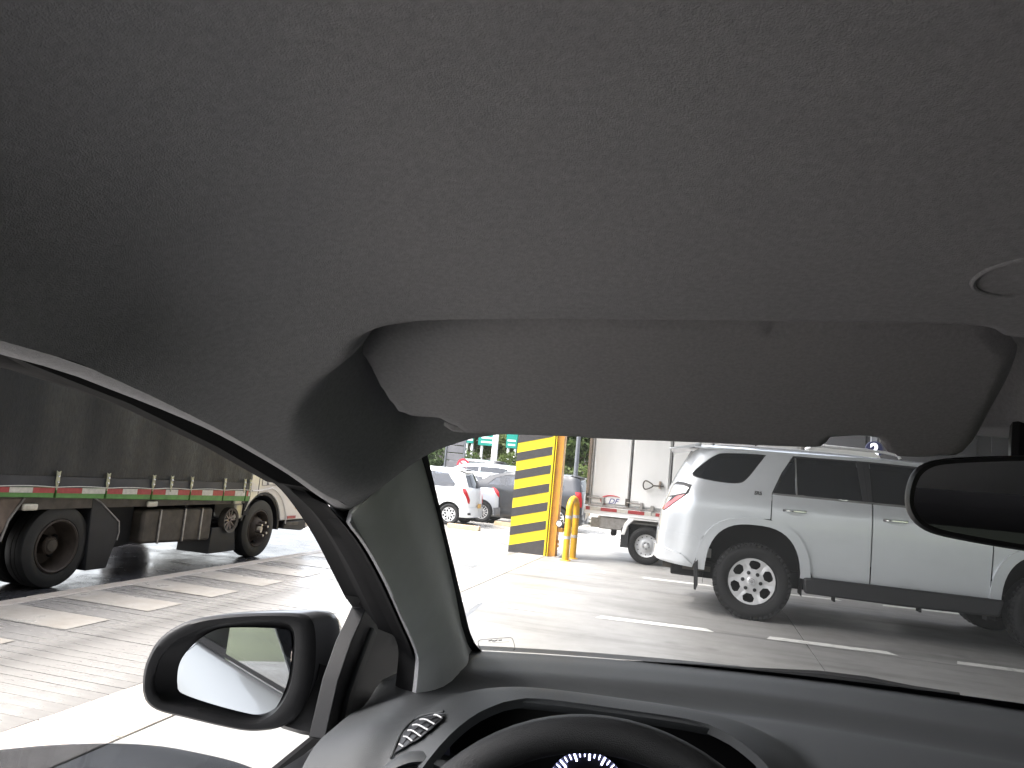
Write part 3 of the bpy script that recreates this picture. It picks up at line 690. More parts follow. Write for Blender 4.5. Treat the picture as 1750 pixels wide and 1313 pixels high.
for uc in (0, 2.79):
    for sg in (-1, 1):
        p = [(x+uc, z) for x, z in selp(0, .40, .50, .61, 2.7, 185, -5, 20)]
        g = MB(); g.grid([[(x, sg*.90, z) for x, z in p], [(x, sg*.54, z) for x, z in p]]); g.build('wheel_well', 'underbody', suv, smooth=True)
for sg in (-1, 1):
    g = MB(); g.prism([(.52, .345), (.50, .50), (.60, .51), (2.35, .51), (2.3, .345), (1.4, .335)], 1, sg*.85, sg*.965); g.build('side_step', 'black_plastic', suv, bevel=.02)
    for uu in (.80, 1.6, 2.2):
        g = MB(); g.box(uu, uu+.02, sg*.80, sg*.93, .295, .36); g.build('step_bracket', 'underbody', suv)
    g = MB(); g.prism([(-.60, .52), (-.56, .56), (-.545, .30), (-.565, .24), (-.585, .25)], 1, sg*.74, sg*.95); g.build('mud_flap', 'black_plastic', suv, bevel=.004)
    for uu in (.27, 1.24):
        g = MB(); rows = []
        for t in np.linspace(0, 1, 11):
            b_ = math.sin(math.pi*t)**.45; rows.append([(uu+t*.235, sg*(.925+.042*b_*math.sin(a)**2+.004), 1.165+.003*t+.021*(.6+.4*b_)*math.cos(a)) for a in np.linspace(0, 2*math.pi, 11)[:-1]])
        g.grid(rows, True); g.build('door_handle', 'chrome', suv, smooth=True)
        g = MB(); g.lathe([(0, sg*.936), (.05, sg*.934), (.052, sg*.926)], 20, 1, (0, 0, 0)); g.v = [(uu+.13+x*1.9, y, 1.163+z*.75) for x, y, z in g.v]; g.build('handle_cup', 'silver_paint', suv, smooth=True)
g = text_mb('SR5', .05, lambda x, y, z: (.015+x, -SB.w(1.325+y)-.006-z, 1.318+y), .003, .15, .002); g.build('badge', 'dark_chrome', suv)
g = MB(); g.box(-.72, -.42, -.70, -.64, .42, .47); g.tube([(-.95, -.35, .42), (-.40, -.35, .40)], .035, 10); g.build('exhaust', 'grime_metal', suv, smooth=True)
for uc in (0, 2.79):
    for sg in (-1, 1): wheel(suv, (uc, sg*.80, .395), sg, .392, .255, .26, 'six', 'rubber', 'alloy', spin=R(22), treads=44)
# sticker inside the wheel well (pale label visible behind the tyre)
g = MB(); g.box(-.50, -.42, -.56, -.555, .56, .66); g.build('well_label', 'sign_white', suv)

# ---------------------------------------------------------------- small parked cars (rear end to the right)
def parked(name, loc, label, cat, paint, W, H, s0, r, wb, wheel_R, wheel_style, wheel_spin, glassm, zb, front=2.9, lower=None, lamp=None, rearwin=None, estate=False):
    o = empty(name, loc, math.pi, label, cat, 'cars in the parking lot')
    B = Body(W, [.15, .3, .6, zb-.05, zb+.03, H-.06, H], [W*.94, W*.98, W, W*.98, W*.94, W*.72, W*.60], s0, r, [.2, zb*.72, zb, H-.05, H], [0, .02, .06, .30, .38] if not estate else [0, .0, .03, .16, .22], .05)
    rq = wheel_R+.055
    ar = selp(0, wheel_R, rq, rq, 2.1, 184, -4, 16); af = [(x+wb, z) for x, z in ar]
    end = s0-math.pi/2*r-(W-r)
    sill = .20
    side = [(s0-r*1.25, sill+.06)] + [(s0-r*1.25, H-.10)] + [(s0+.15, H-.03), (.6, H), (1.2, H-.02), (1.75, H-.12), (2.15, zb+.28), (2.5, zb+.02), (front, zb-.14), (front+.28, zb-.30), (front+.33, .35), (front+.05, .22)]
    side = [p for p in side] + af[::-1] + [(wb-rq-.05, sill)] + [(rq+.05, sill)] + ar[::-1] + [(s0+.02, sill+.04)]
    w1 = [(.95, zb+.02), (.98, H-.11), (.35, H-.10), (.02, H-.13), (-.20, zb+.14), (-.16, zb+.05), (.2, zb+.02)]
    w2 = [(1.02, zb+.02), (1.04, H-.11), (1.55, H-.15), (1.95, zb+.22), (2.15, zb+.02)]
    lamp = lamp or [(s0-r*.55, zb-.02), (s0-r*1.2, zb-.12), (s0-r*1.3, zb-.36), (s0-r*1.1, zb-.34), (s0-r*.7, zb-.14)]
    B.panel('side', side, paint, o, [w1, w2]+[lamp], .07)
    B.panel('side_window', w1, glassm, o, (), .1, -.01, 0); B.panel('side_window', w2, glassm, o, (), .1, -.01, 0)
    B.panel('tail_lamp', lamp, 'tail_red', o, (), .05, .012, .02)
    rw = rearwin or [(end, zb+.03), (s0-r*1.34, zb+.06), (s0-r*1.30, H-.16), (end, H-.13)]
    gate = [(end-.005, .44), (s0-r*1.27, .44), (s0-r*1.27, zb-.34), (s0-r*1.32, zb-.36), (s0-r*1.22, zb-.1), (s0-r*1.27, H-.08), (end-.005, H-.06)]
    B.panel('tailgate', gate, paint, o, [rw] if False else (), .07)
    B.panel('rear_window', rw, 'dark_glass', o, (), .08, .006, .008)
    B.panel('bumper', [(end-.005, .24), (s0-.02, .24), (s0+.12*0, .46), (s0-r, .50), (end-.005, .52)], lower or paint, o, (), .06, .03)
    B.panel('bumper_reflector', [(s0-r*1.0, .31), (s0-r*1.7, .31), (s0-r*1.6, .37), (s0-r*1.0, .36)], 'tail_red' if lower else 'black_plastic', o, (), .05, .036, .006)
    g = MB(); ye = B.skin(end+.02, .62, .02)[0]
    g.box(ye-.034, ye-.028, -.16, .16, .48 if not lower else .66, .60 if not lower else .78); g.build('number_plate', 'plate_orange', o)
    rows = []
    for u in np.linspace(s0+.05, 1.75, 9):
        hw = B.w(H)+.015; rows.append([(u+.05, t*hw, H-.03-.09*max(0, (u-1.0)/.75)**2+.05*(1-t*t)) for t in np.linspace(-1, 1, 11)])
    g = MB(); g.grid(rows); g.build('roof', paint, o, smooth=True, solid=.02)
    u0 = B.skin(s0-r-.2, H-.09)[0]
    g = MB(); g.prism([(u0-.10, H-.055), (u0+.32, H+.012), (u0+.30, H-.045), (u0-.08, H-.085)], 1, -W*.56, W*.56); g.build('spoiler', paint, o, bevel=.012)
    g = MB(); g.grid([[(2.05+.0, t*W*.66, H-.26) for t in np.linspace(-1, 1, 7)], [(1.78, t*W*.6, H-.09) for t in np.linspace(-1, 1, 7)]]); g.grid([[(2.62, t*W*.85, zb+.0) for t in np.linspace(-1, 1, 7)], [(2.05, t*W*.66, H-.26) for t in np.linspace(-1, 1, 7)]]); g.build('windscreen', glassm, o, smooth=True)
    g = MB(); g.grid([[(2.5, t*W*.92, zb+.02) for t in np.linspace(-1, 1, 7)], [(front, t*W*.9, zb-.1) for t in np.linspace(-1, 1, 7)], [(front+.3, t*W*.85, zb-.28) for t in np.linspace(-1, 1, 7)], [(front+.34, t*W*.85, .3) for t in np.linspace(-1, 1, 7)]]); g.build('bonnet', paint, o, smooth=True, solid=.02)
    g = MB(); g.box(s0-r*.5, front, -W*.7, W*.7, .17, .30); g.box(rq+.06, wb-rq-.06, -W*.9, W*.9, .19, .27); g.box(s0-r*.6, rq+.1, -W*.62, W*.62, .3, zb-.1); g.build('underbody', 'underbody', o)
    g = MB(); g.box(.2, 1.0, -W*.55, W*.55, .3, zb+.12); g.build('seats', 'seat_cloth', o, bevel=.05)
    for uc in (0, wb):
        for sg in (-1, 1):
            p = [(x+uc, z) for x, z in selp(0, wheel_R, rq+.01, rq+.01, 2.1, 188, -8, 14)]
            g = MB(); g.grid([[(x, sg*W*.95, z) for x, z in p], [(x, sg*W*.62, z) for x, z in p]]); g.build('wheel_well', 'underbody', o, smooth=True)
            wheel(o, (uc, sg*(W-.105), wheel_R), sg, wheel_R, wheel_R*.70, .19, wheel_style, 'rubber', 'alloy', wheel_spin)
    for sg in (-1, 1):
        for uu in (.30, 1.15):
            g = MB(); g.box(uu, uu+.17, sg*(W+.0), sg*(W+.03), zb-.13, zb-.10); g.build('door_handle', paint, o, bevel=.01)
    return o
yA = 19.75
parked('hatchback', (-6.42, yA+.72, -.26), 'white hatchback with black rear window, nearest parked car left of the pillar', 'car', 'white_paint', .80, 1.50, -.30, .22, 2.38, .285, 'multi', R(12), 'pale_glass', .98, 2.75,
       lamp=[(-.37, 1.00), (-.47, .99), (-.53, .86), (-.62, .70), (-.60, .60), (-.54, .62), (-.47, .78), (-.40, .88)])
parked('hatchback', (-6.2, 22.9, -.26), 'grey hatchback with slanting red tail lamp beside the striped pillar', 'car', 'silver2_paint', .84, 1.45, -.38, .26, 2.49, .31, 'multi', R(66), 'pale_glass', .98, 2.85, lower='grey_paint',
       lamp=[(-.34, 1.12), (-.42, 1.10), (-.62, .92), (-.70, .74), (-.62, .72), (-.50, .80), (-.40, .95)])
parked('estate_car', (-6.3, 26.0, -.26), 'tall silver estate car with roof rails behind the hatchbacks', 'car', 'silver2_paint', .90, 1.75, -.55, .25, 2.6, .34, 'multi', R(12), 'pale_glass', 1.12, 3.0, estate=True)
parked('dark_car', (-8.8, 32.5, -.26), 'dark car beyond the silver estate car', 'car', 'dark_paint', .90, 1.95, -.55, .3, 2.6, .33, 'multi', R(12), 'pale_glass', 1.15, 2.9)
# pickup right of the steel column
parked('parked_car', (-3.95, 23.0, -.26), 'dark car with large red tail lamp seen right of the steel column', 'car', 'dark_paint', .90, 1.62, -.5, .22, 2.9, .34, 'multi', R(12), 'pale_glass', 1.12, 3.1, estate=True,
       lamp=[(-.52, 1.15), (-.70, 1.15), (-.74, .95), (-.72, .72), (-.58, .74)])
parked('white_car', (-1.8, 27.5, -.26), 'white car half hidden between the dark pole and the box truck', 'car', 'white_paint', .85, 1.52, -.45, .25, 2.6, .31, 'multi', R(66), 'pale_glass', 1.02, 2.9)

# ---------------------------------------------------------------- white box truck in the next lane
bt = empty('box_truck', (-.79, 13.75, 0), 0, 'small white box truck behind the SUV with locking bars and red white tape', 'truck')
NY = -.85                                   # near side plane
g = MB(); g.box(-1.02, 2.35, NY+.03, .85, .875, 2.32); g.build('box_body', 'box_white', bt, bevel=.01)
for x0, x1 in ((-.945, -.345), (-.305, .295), (.345, .95), (.99, 1.6), (1.65, 2.25)):
    g = MB(); g.box(x0, x1, NY+.004, NY+.028, .92, 2.27); g.build('door_panel', 'box_white', bt, bevel=.012)
for x0 in (-.333, .315, .96, 1.61):
    g = MB(); g.box(x0, x0+.018, NY+.005, NY+.0285, .9, 2.28); g.build('door_gap', 'stripe_black', bt)
for x0, x1, m in ((-1.05, -1.0, 'worn_frame'), (-.992, -.958, 'galv'), (2.30, 2.36, 'galv')):
    g = MB(); g.box(x0, x1, NY-.008, NY+.029, .88, 2.32); g.build('corner_post', m, bt, bevel=.006)
g = MB(); g.box(-1.0, 2.3, NY-.004, NY+.029, .862, .898); g.build('bottom_rail', 'galv', bt, bevel=.006)
x = -1.03; k = 0
while x < 2.3:
    L = (.27, .18)[k % 2] if k else .07
    g = MB(); g.box(x, x+L, NY-.014, NY-.004, .795, .852); g.build('tape', ('tape_red', 'tape_white')[k % 2], bt); x += L; k += 1
g = MB(); g.box(-1.05, 2.36, NY-.003, .86, .735, .862); g.build('bed_frame', 'box_white', bt, bevel=.01)
g = MB(); g.prism([(-1.03, .73), (-.96, .73), (-1.03, .60)], 1, NY+.0, NY+.03); g.build('bed_corner', 'box_white', bt)
for i, (x0, zz, L) in enumerate([(-1.02, 1.005, .26), (-.36, .975, .24)]):
    g = MB(); g.tube([(x0, NY-.03, zz), (x0+L, NY-.03, zz-.005)], .013, 8); g.tube([(x0+.02, NY-.03, zz+.028), (x0+L*.8, NY-.03, zz+.026)], .006, 6); g.build('locking_bar', 'galv', bt, smooth=True)
    g = MB(); g.box(x0-.025, x0+.025, NY-.035, NY, zz-.06, zz+.06); g.build('hinge', 'grime_metal', bt, bevel=.006)
    g = MB(); g.box(x0+L-.02, x0+L+.03, NY-.04, NY, zz-.10, zz+.02); g.build('hinge', 'galv', bt, bevel=.008)
g = MB(); g.box(.03, .09, NY-.03, NY, .87, .96); g.box(.045, .06, NY-.02, NY, .80, .88); g.build('latch', 'galv', bt, bevel=.006)
# spade handle on its pin
g = MB(); g.tube(smoothpoly([(.05, NY-.05, 1.29), (-.02, NY-.055, 1.345), (-.085, NY-.05, 1.355), (-.11, NY-.05, 1.29), (-.085, NY-.05, 1.225), (-.02, NY-.055, 1.235)], 4), .011, 7, closed=True); g.tube([(.05, NY-.05, 1.29), (.22, NY-.04, 1.295)], .012, 7); g.build('pull_handle', 'grime_metal', bt, smooth=True)
g = MB(); g.box(.14, .175, NY-.05, NY, 1.25, 1.37); g.build('handle_plate', 'worn_frame', bt, bevel=.006)
# logo: red arc and the letters D F
g = MB()
for t in (0,):
    pts = [(-.60+.19*math.cos(R(a))*1.0, NY-.0015, .975+.085*math.sin(R(a))) for a in np.linspace(50, 235, 24)]
    g.tube(pts, [.004+.009*math.sin(math.pi*i/23) for i in range(24)], 6)
g.build('logo_arc', 'red_print', bt, smooth=True)
g = text_mb('DF', .13, lambda x, y, z: (-.59+x, NY+.002-z, .965+y), .002, .35, 0); g.build('logo_letters', 'blue_print', bt)
# chassis, mud flap, wheel arch bracket
g = MB(); g.box(-.98, 3.6, -.5, -.38, .50, .66); g.box(-.98, 3.6, .38, .5, .50, .66); g.box(-.80, -.35, -.72, -.55, .50, .70); g.build('chassis', 'galv', bt, bevel=.015)
g = MB(); g.prism([(-.30, .735), (-.38, .62), (-.42, .44), (-.36, .44), (-.31, .60), (-.22, .70), (.6, .70), (.6, .735)], 1, NY+.01, NY+.12); g.build('arch_bracket', 'box_white', bt, bevel=.012)
g = MB(); g.box(-.42, -.29, NY+.02, NY+.35, .24, .56); g.build('mud_flap', 'black_plastic', bt, bevel=.008)
g = MB(); g.box(-.36, .5, -.6, .5, .42, .62); g.box(-.60, -.52, -.7, -.5, .40, .56); g.tube([(-.3, 0, .30), (.0, 0, .30)], .10, 12); g.build('axle_box', 'underbody', bt, bevel=.02)
g = MB(); g.tube([(0, -.7, .3), (0, .7, .3)], .05, 10); g.build('axle', 'underbody', bt, smooth=True)
for uc in (0, 2.75):
    for sg in (-1, 1): wheel(bt, (uc, sg*.735, .302), sg, .302, .198, .175, 'steel', 'rubber', 'steel_wheel', R(18))
# cab
cabp = [(2.42, .55), (2.42, 2.10), (2.52, 2.19), (3.30, 2.17), (3.46, 2.08), (3.78, 1.30), (3.86, 1.15), (3.88, .45), (3.15, .45), (3.08, .62), (2.75, .68), (2.44, .62)]
g = MB(); g.prism(cabp, 1, -.80, .80); g.build('cab', 'box_white', bt, bevel=.04, seg=3)
g = MB(); g.prism([(2.62, 1.30), (2.64, 2.0), (3.28, 1.98), (3.62, 1.30)], 1, -.806, -.80); g.build('cab_window', 'dark_glass', bt)
g = MB(); g.prism([(2.62, 1.30), (2.64, 2.0), (3.28, 1.98), (3.62, 1.30)], 1, .80, .806); g.build('cab_window', 'dark_glass', bt)

# ---------------------------------------------------------------- cargo truck on the street (left)
tk = empty('cargo_truck', (-5.45, 7.4, -.10), 0, 'cargo truck with black tarpaulin sides and green bed rail on the wet street', 'truck')
oy = -7.4
def ty(y): return y+oy
def bz(y, top=True): return (.905-.011*(y-5.1)) if top else (.815-.024*(y-5.1))
y0, y1 = 1.6, 8.63
# tarpaulin side: fine grid with shallow folds
rows = []
for z in np.linspace(0, 1, 26):
    row = []
    for y in np.linspace(y0, y1, 90):
        zz = bz(y)-.01+z*1.75; f = .012*math.sin(y*7.1+1.3*math.sin(z*3))*math.sin(z*math.pi)+.006*math.sin(y*19)*(1-z)*.6
        row.append((.012+f-.02*z, ty(y), zz))
    rows.append(row)
g = MB(); g.grid(rows); g.build('tarpaulin', 'tarp', tk, smooth=True)
g = MB(); g.box(-2.2, -.04, ty(y0), ty(y1)-.01, .93, 2.66); g.build('box_frame', 'underbody', tk)
rows = [[(.022+.006*math.sin(y*9), ty(y), bz(y)-.012+h) for y in np.linspace(y0, y1, 90)] for h in (0, .05, .10)]
g = MB(); g.grid(rows); g.build('tarpaulin_hem', 'tarp_hem', tk, smooth=True, solid=.004)
g = MB(); rows = [[(.036+.0*y, ty(y), bz(y)-.004+.010*abs(math.sin((y-5.61)*math.pi/.615))) for y in np.linspace(y0, y1, 120)]]
g.tube([p for p in rows[0]], .0045, 6); g.build('hem_rope', 'tape_white', tk, smooth=True)
# bed rail: green channel with retro tape, broken at each strap
straps = [4.9, 5.61, 6.20, 6.83, 7.445, 8.06, 8.52]
ends = [y0]+[s for s in straps]+[y1]
for a, b in zip(ends[:-1], ends[1:]):
    g = MB(); g.add([(.0, ty(a+.012), bz(a, False)), (.03, ty(a+.012), bz(a, False)), (.03, ty(a+.012), bz(a)-.006), (0, ty(a+.012), bz(a)-.006), (.0, ty(b-.012), bz(b, False)), (.03, ty(b-.012), bz(b, False)), (.03, ty(b-.012), bz(b)-.006), (0, ty(b-.012), bz(b)-.006)],
                    [(0, 1, 2, 3), (7, 6, 5, 4), (0, 4, 5, 1), (1, 5, 6, 2), (2, 6, 7, 3), (3, 7, 4, 0)])
    g.build('bed_rail', 'green_paint', tk, bevel=.004, seg=1)
    n = max(2, int(round((b-a)/.24))); q = .012; L = (b-a-2*q)/n
    for k in range(n):
        ya, yb = a+q+k*L+.001, a+q+(k+1)*L-.001; g = MB()
        za, zb_ = bz(ya)-.008, bz(yb)-.008; ha = .45*(bz(ya)-bz(ya, False))+.004
        g.add([(.033, ty(ya), za-ha), (.033, ty(yb), zb_-ha), (.033, ty(yb), zb_), (.033, ty(ya), za)], [(0, 1, 2, 3)]); g.build('tape', 'tape_red' if k % 2 == 0 else 'tape_white', tk)
def buckle(y, z, rot=0.):
    g = MB(); P = [(-.022, .085), (-.008, .075), (.008, .075), (.022, .085), (.018, .03), (.022, -.01), (.010, -.05), (.006, -.085), (-.006, -.085), (-.010, -.05), (-.022, -.01), (-.018, .03)]
    c, s = math.cos(rot), math.sin(rot)
    g.prism([(ty(y)+a*c-b*s, z+a*s+b*c) for a, b in P], 0, .030, .040); o = g.build('buckle', 'buckle', tk, bevel=.002, seg=1)
    for dz in (.038, -.012):
        g = MB(); g.lathe([(0, .052), (.007, .050), (.010, .044), (.010, .038)], 10, 0, (0, ty(y)-dz*s, z+dz*c)); g.build('rivet', 'chrome', tk, smooth=True)
for s in [4.9, 5.61, 6.20, 6.83, 7.11, 7.445, 8.06, 8.47, 8.59]: buckle(s, bz(s)+.055)
buckle(8.56, 1.36, R(90)); buckle(8.57, 1.20, R(75))
for y in (5.40, 6.90, 8.41):
    g = MB(); g.box(-.02, .018, ty(y)-.075, ty(y)+.075, .695, .755); g.build('side_lamp', 'lamp_lens', tk, bevel=.018, seg=3)
# chassis and everything below the bed
g = MB(); g.box(-2.1, -.02, ty(y0), ty(8.6), .70, .82); g.build('bed_floor', 'grime_metal', tk)
g = MB(); g.box(-.95, -.78, ty(2), ty(10), .46, .68); g.box(-1.5, -1.33, ty(2), ty(10), .46, .68); g.box(-1.4, -.8, ty(7.0), ty(8.2), .40, .6); g.build('chassis', 'underbody', tk, bevel=.01)
g = MB(); g.prism([(ty(6.86), .33), (ty(6.86), .645), (ty(6.90), .66), (ty(8.0), .655), (ty(8.03), .64), (ty(8.03), .29), (ty(7.98), .275), (ty(6.92), .31)], 0, -.62, -.05); tank = g.build('fuel_tank', 'grime_metal', tk, bevel=.03, seg=3)
for y in (7.10, 7.50, 7.80):
    g = MB(); g.box(-.05, -.035, ty(y), ty(y)+.025, .30, .66); g.build('tank_strap', 'galv', tk, bevel=.004)
g = MB(); g.tube([(-.25, ty(7.62), .65), (-.12, ty(7.62), .69)], .035, 12); g.build('filler_cap', 'black_plastic', tk, smooth=True)
g = MB(); g.prism([(ty(6.42), .33), (ty(6.42), .72), (ty(6.85), .70), (ty(6.85), .30), (ty(6.6), .27)], 0, -.55, -.16); g.build('battery_box', 'underbody', tk, bevel=.02)
# splash guards around the rear wheel
g = MB(); g.prism([(ty(6.10), .83), (ty(6.20), .76), (ty(6.48), .56), (ty(6.50), .44), (ty(6.40), .12), (ty(6.14), .12)], 0, -.50, -.015); g.build('splash_guard', 'black_plastic', tk, bevel=.008)
g = MB(); g.tube([(-.012, ty(6.10), .80), (-.012, ty(6.20), .755), (-.012, ty(6.48), .56), (-.012, ty(6.50), .46), (-.012, ty(6.485), .38)], .007, 6); g.build('guard_edge', 'galv', tk, smooth=True)
g = MB(); g.prism([(ty(4.75), .80), (ty(5.33), .80), (ty(5.17), .50), (ty(5.16), .46), (ty(4.75), .45)], 0, -.50, -.015); g.build('side_skirt', 'flap_brown', tk, bevel=.008)
g = MB(); g.tube([(-.010, ty(5.34), .80), (-.010, ty(5.22), .62), (-.010, ty(5.175), .45)], .010, 6); g.build('guard_edge', 'galv', tk, smooth=True)
g = MB(); g.box(-.50, -.02, ty(4.9), ty(5.18), .455, .49); g.build('skirt_rail', 'grime_metal', tk)
g = MB(); g.prism([(ty(5.0), .45), (ty(5.14), .45), (ty(5.02), .05), (ty(4.95), .05)], 0, -.45, -.05); g.build('mud_flap', 'black_plastic', tk)
g = MB(); g.prism([(ty(8.03), .12), (ty(8.05), .42), (ty(8.50), .42), (ty(8.57), .12)], 0, -.48, -.05); g.build('mud_flap', 'black_plastic', tk, bevel=.006)
g = MB(); g.box(-.35, -.04, ty(8.46), ty(8.66), .50, .70); g.build('reservoir', 'lamp_lens', tk, bevel=.03, seg=3)
g = MB(); g.lathe([(.135, -.03), (.15, -.02), (.15, -.10), (.12, -.10), (.12, -.03), (.135, -.03)], 24, 0, (0, ty(8.37), .50)); g.build('fan_ring', 'grime_metal', tk, smooth=True)
for k in range(10):
    a = k*math.pi/5; g = MB(); g.tube([(-.05, ty(8.37)+.02*math.cos(a), .50+.02*math.sin(a)), (-.05, ty(8.37)+.125*math.cos(a), .50+.125*math.sin(a))], .010, 5); g.build('fan_blade', 'worn_frame', tk)
# wheels
def truck_wheel(y, front):
    for sx, xo in ((1, -.14), (-1, -1.96)):
        wo = empty('wheel', (xo, ty(y), .366)); wo.parent = tk
        Rt, w = .366, .21
        for dd in ((0,) if front else (0, -.24*sx)):
            g = MB(); prof = [(.235, -.36), (.245, -.46), (.30, -.50), (Rt-.03, -.48), (Rt-.008, -.42), (Rt, -.33), (Rt, -.12), (Rt-.012, -.11), (Rt-.012, -.09), (Rt, -.08), (Rt, .08), (Rt-.012, .09), (Rt-.012, .11), (Rt, .12), (Rt, .33), (Rt-.008, .42), (.30, .5), (.245, .46), (.235, .36)]
            g.lathe([(r_, h*w+dd) for r_, h in prof], 64, 0); g.build('tyre', 'rubber_dusty', wo, smooth=True, angle=30)
        o_ = sx*w*.5
        if front: pr = [(.238, o_*.92), (.225, o_*.97), (.215, o_*.8), (.205, o_*.2), (.19, -o_*.1), (.165, o_*.1), (.13, o_*.75), (.105, o_*.95), (.10, o_*1.0), (0, o_*1.0)]
        else: pr = [(.238, o_*.92), (.225, o_*.99), (.215, o_*.9), (.205, o_*.3), (.20, -o_*.5), (.185, -o_*.85), (.12, -o_*.95), (.085, -o_*.9), (.082, o_*.15), (.07, o_*.3), (0, o_*.32)]
        g = MB(); g.lathe(pr, 48, 0); g.build('rim', 'rust_wheel', wo, smooth=True, angle=30)
        for k in range(6):
            a = k*math.pi/3+.35
            if front:
                g = MB(); g.lathe([(0, o_*1.75), (.015, o_*1.74), (.017, o_*1.62), (.017, o_*.9)], 10, 0, (0, .082*math.cos(a), .082*math.sin(a))); g.build('nut_cover', 'rust_wheel', wo, smooth=True)
                g = MB(); g.lathe([(0, o_*1.80), (.014, o_*1.79), (.0165, o_*1.72)], 10, 0, (0, .082*math.cos(a), .082*math.sin(a))); g.build('nut_end', 'nut_cover', wo, smooth=True)
                g = MB(); g.lathe([(0, o_*.235), (.022, o_*.235), (.022, o_*.10)], 12, 0, (0, .177*math.cos(a+.5), .177*math.sin(a+.5))); g.build('vent_hole', 'underbody', wo)
            else:
                g = MB(); g.lathe([(0, -o_*.70), (.026, -o_*.70), (.026, -o_*.95)], 12, 0, (0, .155*math.cos(a), .155*math.sin(a))); g.build('vent_hole', 'underbody', wo)
        if front:
            g = MB(); g.lathe([(0, o_*1.35), (.035, o_*1.3), (.048, o_*1.15), (.05, o_*.95)], 20, 0); g.build('hub', 'nut_cover', wo, smooth=True)
        else:
            g = MB(); g.lathe([(0, o_*.45), (.05, o_*.44), (.058, o_*.3)], 20, 0); g.build('hub', 'grime_metal', wo, smooth=True)
truck_wheel(5.80, False); truck_wheel(9.03, True)
g = MB(); g.tube([(-.2, ty(9.03), .366), (-1.9, ty(9.03), .366)], .05, 10); g.build('axle', 'underbody', tk, smooth=True)
g = MB(); g.tube([(-.2, ty(5.8), .366), (-1.9, ty(5.8), .366)], .07, 10); g.lathe([(0, -.2), (.16, -.1), (.18, 0), (.16, .1), (0, .2)], 14, 0, (-1.05, ty(5.8), .366)); g.build('axle', 'underbody', tk, smooth=True)
# cab
arch = [(ty(9.03)+.47*math.cos(R(a)), .37+.47*math.sin(R(a))) for a in np.linspace(0, 150, 14)]
cab = [(ty(8.70), .76), (ty(8.68), 2.3), (ty(8.8), 2.42), (ty(9.9), 2.40), (ty(10.15), 1.45), (ty(10.22), .95), (ty(10.22), .46), (ty(9.53), .46)]+arch[1:]
g = sheet(cab, [], .09, lambda y, z: (-.012-.02*sstep(1.1, 2.2, z)*z, y, z)); face_to(g, (1, 0, 0)); g.build('cab_side', 'truck_cream', tk, solid=.03, smooth=True, keep=True)
g = MB(); g.prism([(ty(8.72), .78), (ty(8.70), 2.28), (ty(8.8), 2.38), (ty(9.88), 2.36), (ty(10.2), 1.35), (ty(10.2), .80)], 0, -2.06, -.07); g.build('cab_body', 'truck_cream', tk, bevel=.03)
g = MB(); g.prism([(ty(9.55), .44), (ty(10.2), .44), (ty(10.2), .8), (ty(9.5), .8)], 0, -2.06, -.07); g.build('cab_front', 'truck_cream', tk, bevel=.02)
g = MB(); g.prism([(ty(8.95), 1.25), (ty(8.97), 2.2), (ty(9.75), 2.18), (ty(10.0), 1.45), (ty(9.6), 1.25)], 0, -.03, -.006); g.build('door_window', 'dark_glass', tk)
g = MB(); g.tube([(-.010, ty(8.86), .77), (-.010, ty(8.86), 2.2)], .004, 6); g.build('door_seam', 'underbody', tk)
p = [(ty(8.72), .855), (ty(8.95), .86)]+[(ty(9.03)+.60*math.cos(R(a)), .36+.55*math.sin(R(a))) for a in np.linspace(75, 5, 10)]
g = MB(); g.tube([(-.008, a, b) for a, b in p], .010, 6); g.build('crease', 'truck_cream', tk, smooth=True)
for (ya, yb, za, zb_) in ((8.93, 9.05, .925, 1.18), (9.08, 9.36, .93, 1.18)):
    g = MB(); g.tube(smoothpoly([(-.010, ty(ya), za), (-.010, ty(yb), za), (-.010, ty(yb), zb_), (-.010, ty(ya), zb_)], 1), .0045, 5, closed=True); g.build('door_panel_frame', 'black_print', tk)
def side_text(s, size, y, z): return text_mb(s, size, lambda a, b, c: (-.008+c, ty(y)+a, z+b), .002, 0, .004)
side_text('UI', .20, 8.985, 1.07).build('door_lettering', 'black_print', tk); side_text('TE', .16, 9.22, 1.09).build('door_lettering', 'black_print', tk); side_text('CA', .05, 9.22, .97).build('door_lettering', 'black_print', tk)
g = MB(); rows = [[(x, ty(9.03)+r_*math.cos(R(a)), .37+r_*math.sin(R(a))) for a in np.linspace(-5, 165, 16)] for x, r_ in ((-.03, .465), (-.035, .43), (-.5, .43))]; g.grid(rows); g.build('wheel_arch', 'black_plastic', tk, smooth=True)
g = MB(); g.box(-.5, -.02, ty(8.60), ty(8.72), .55, .80); g.build('step_panel', 'underbody', tk)
g = MB(); g.box(-.04, .004, ty(9.85), ty(9.98), .60, .70); g.build('indicator', 'amber', tk, bevel=.012)
g = MB(); g.box(-.011, -.004, ty(9.66), ty(9.88), .472, .51); g.build('tape', 'tape_red', tk)
g = MB(); g.prism([(ty(9.60), .335), (ty(9.62), .44), (ty(10.2), .44), (ty(10.26), .40), (ty(10.26), .32), (ty(10.1), .29)], 0, -2.0, -.02); g.build('bumper', 'black_plastic', tk, bevel=.015)
g = MB(); g.box(-.018, -.004, ty(9.64), ty(9.98), .38, .425); g.build('step_plate', 'grime_metal', tk, bevel=.004)
g = MB(); g.box(-2.0, -.01, ty(10.20), ty(10.30), .33, .52); g.build('bumper_face', 'truck_cream', tk, bevel=.02)
g = MB(); g.box(-.05, -.0, ty(10.16), ty(10.21), .62, .74); g.build('headlamp', 'tail_clear', tk, bevel=.01)

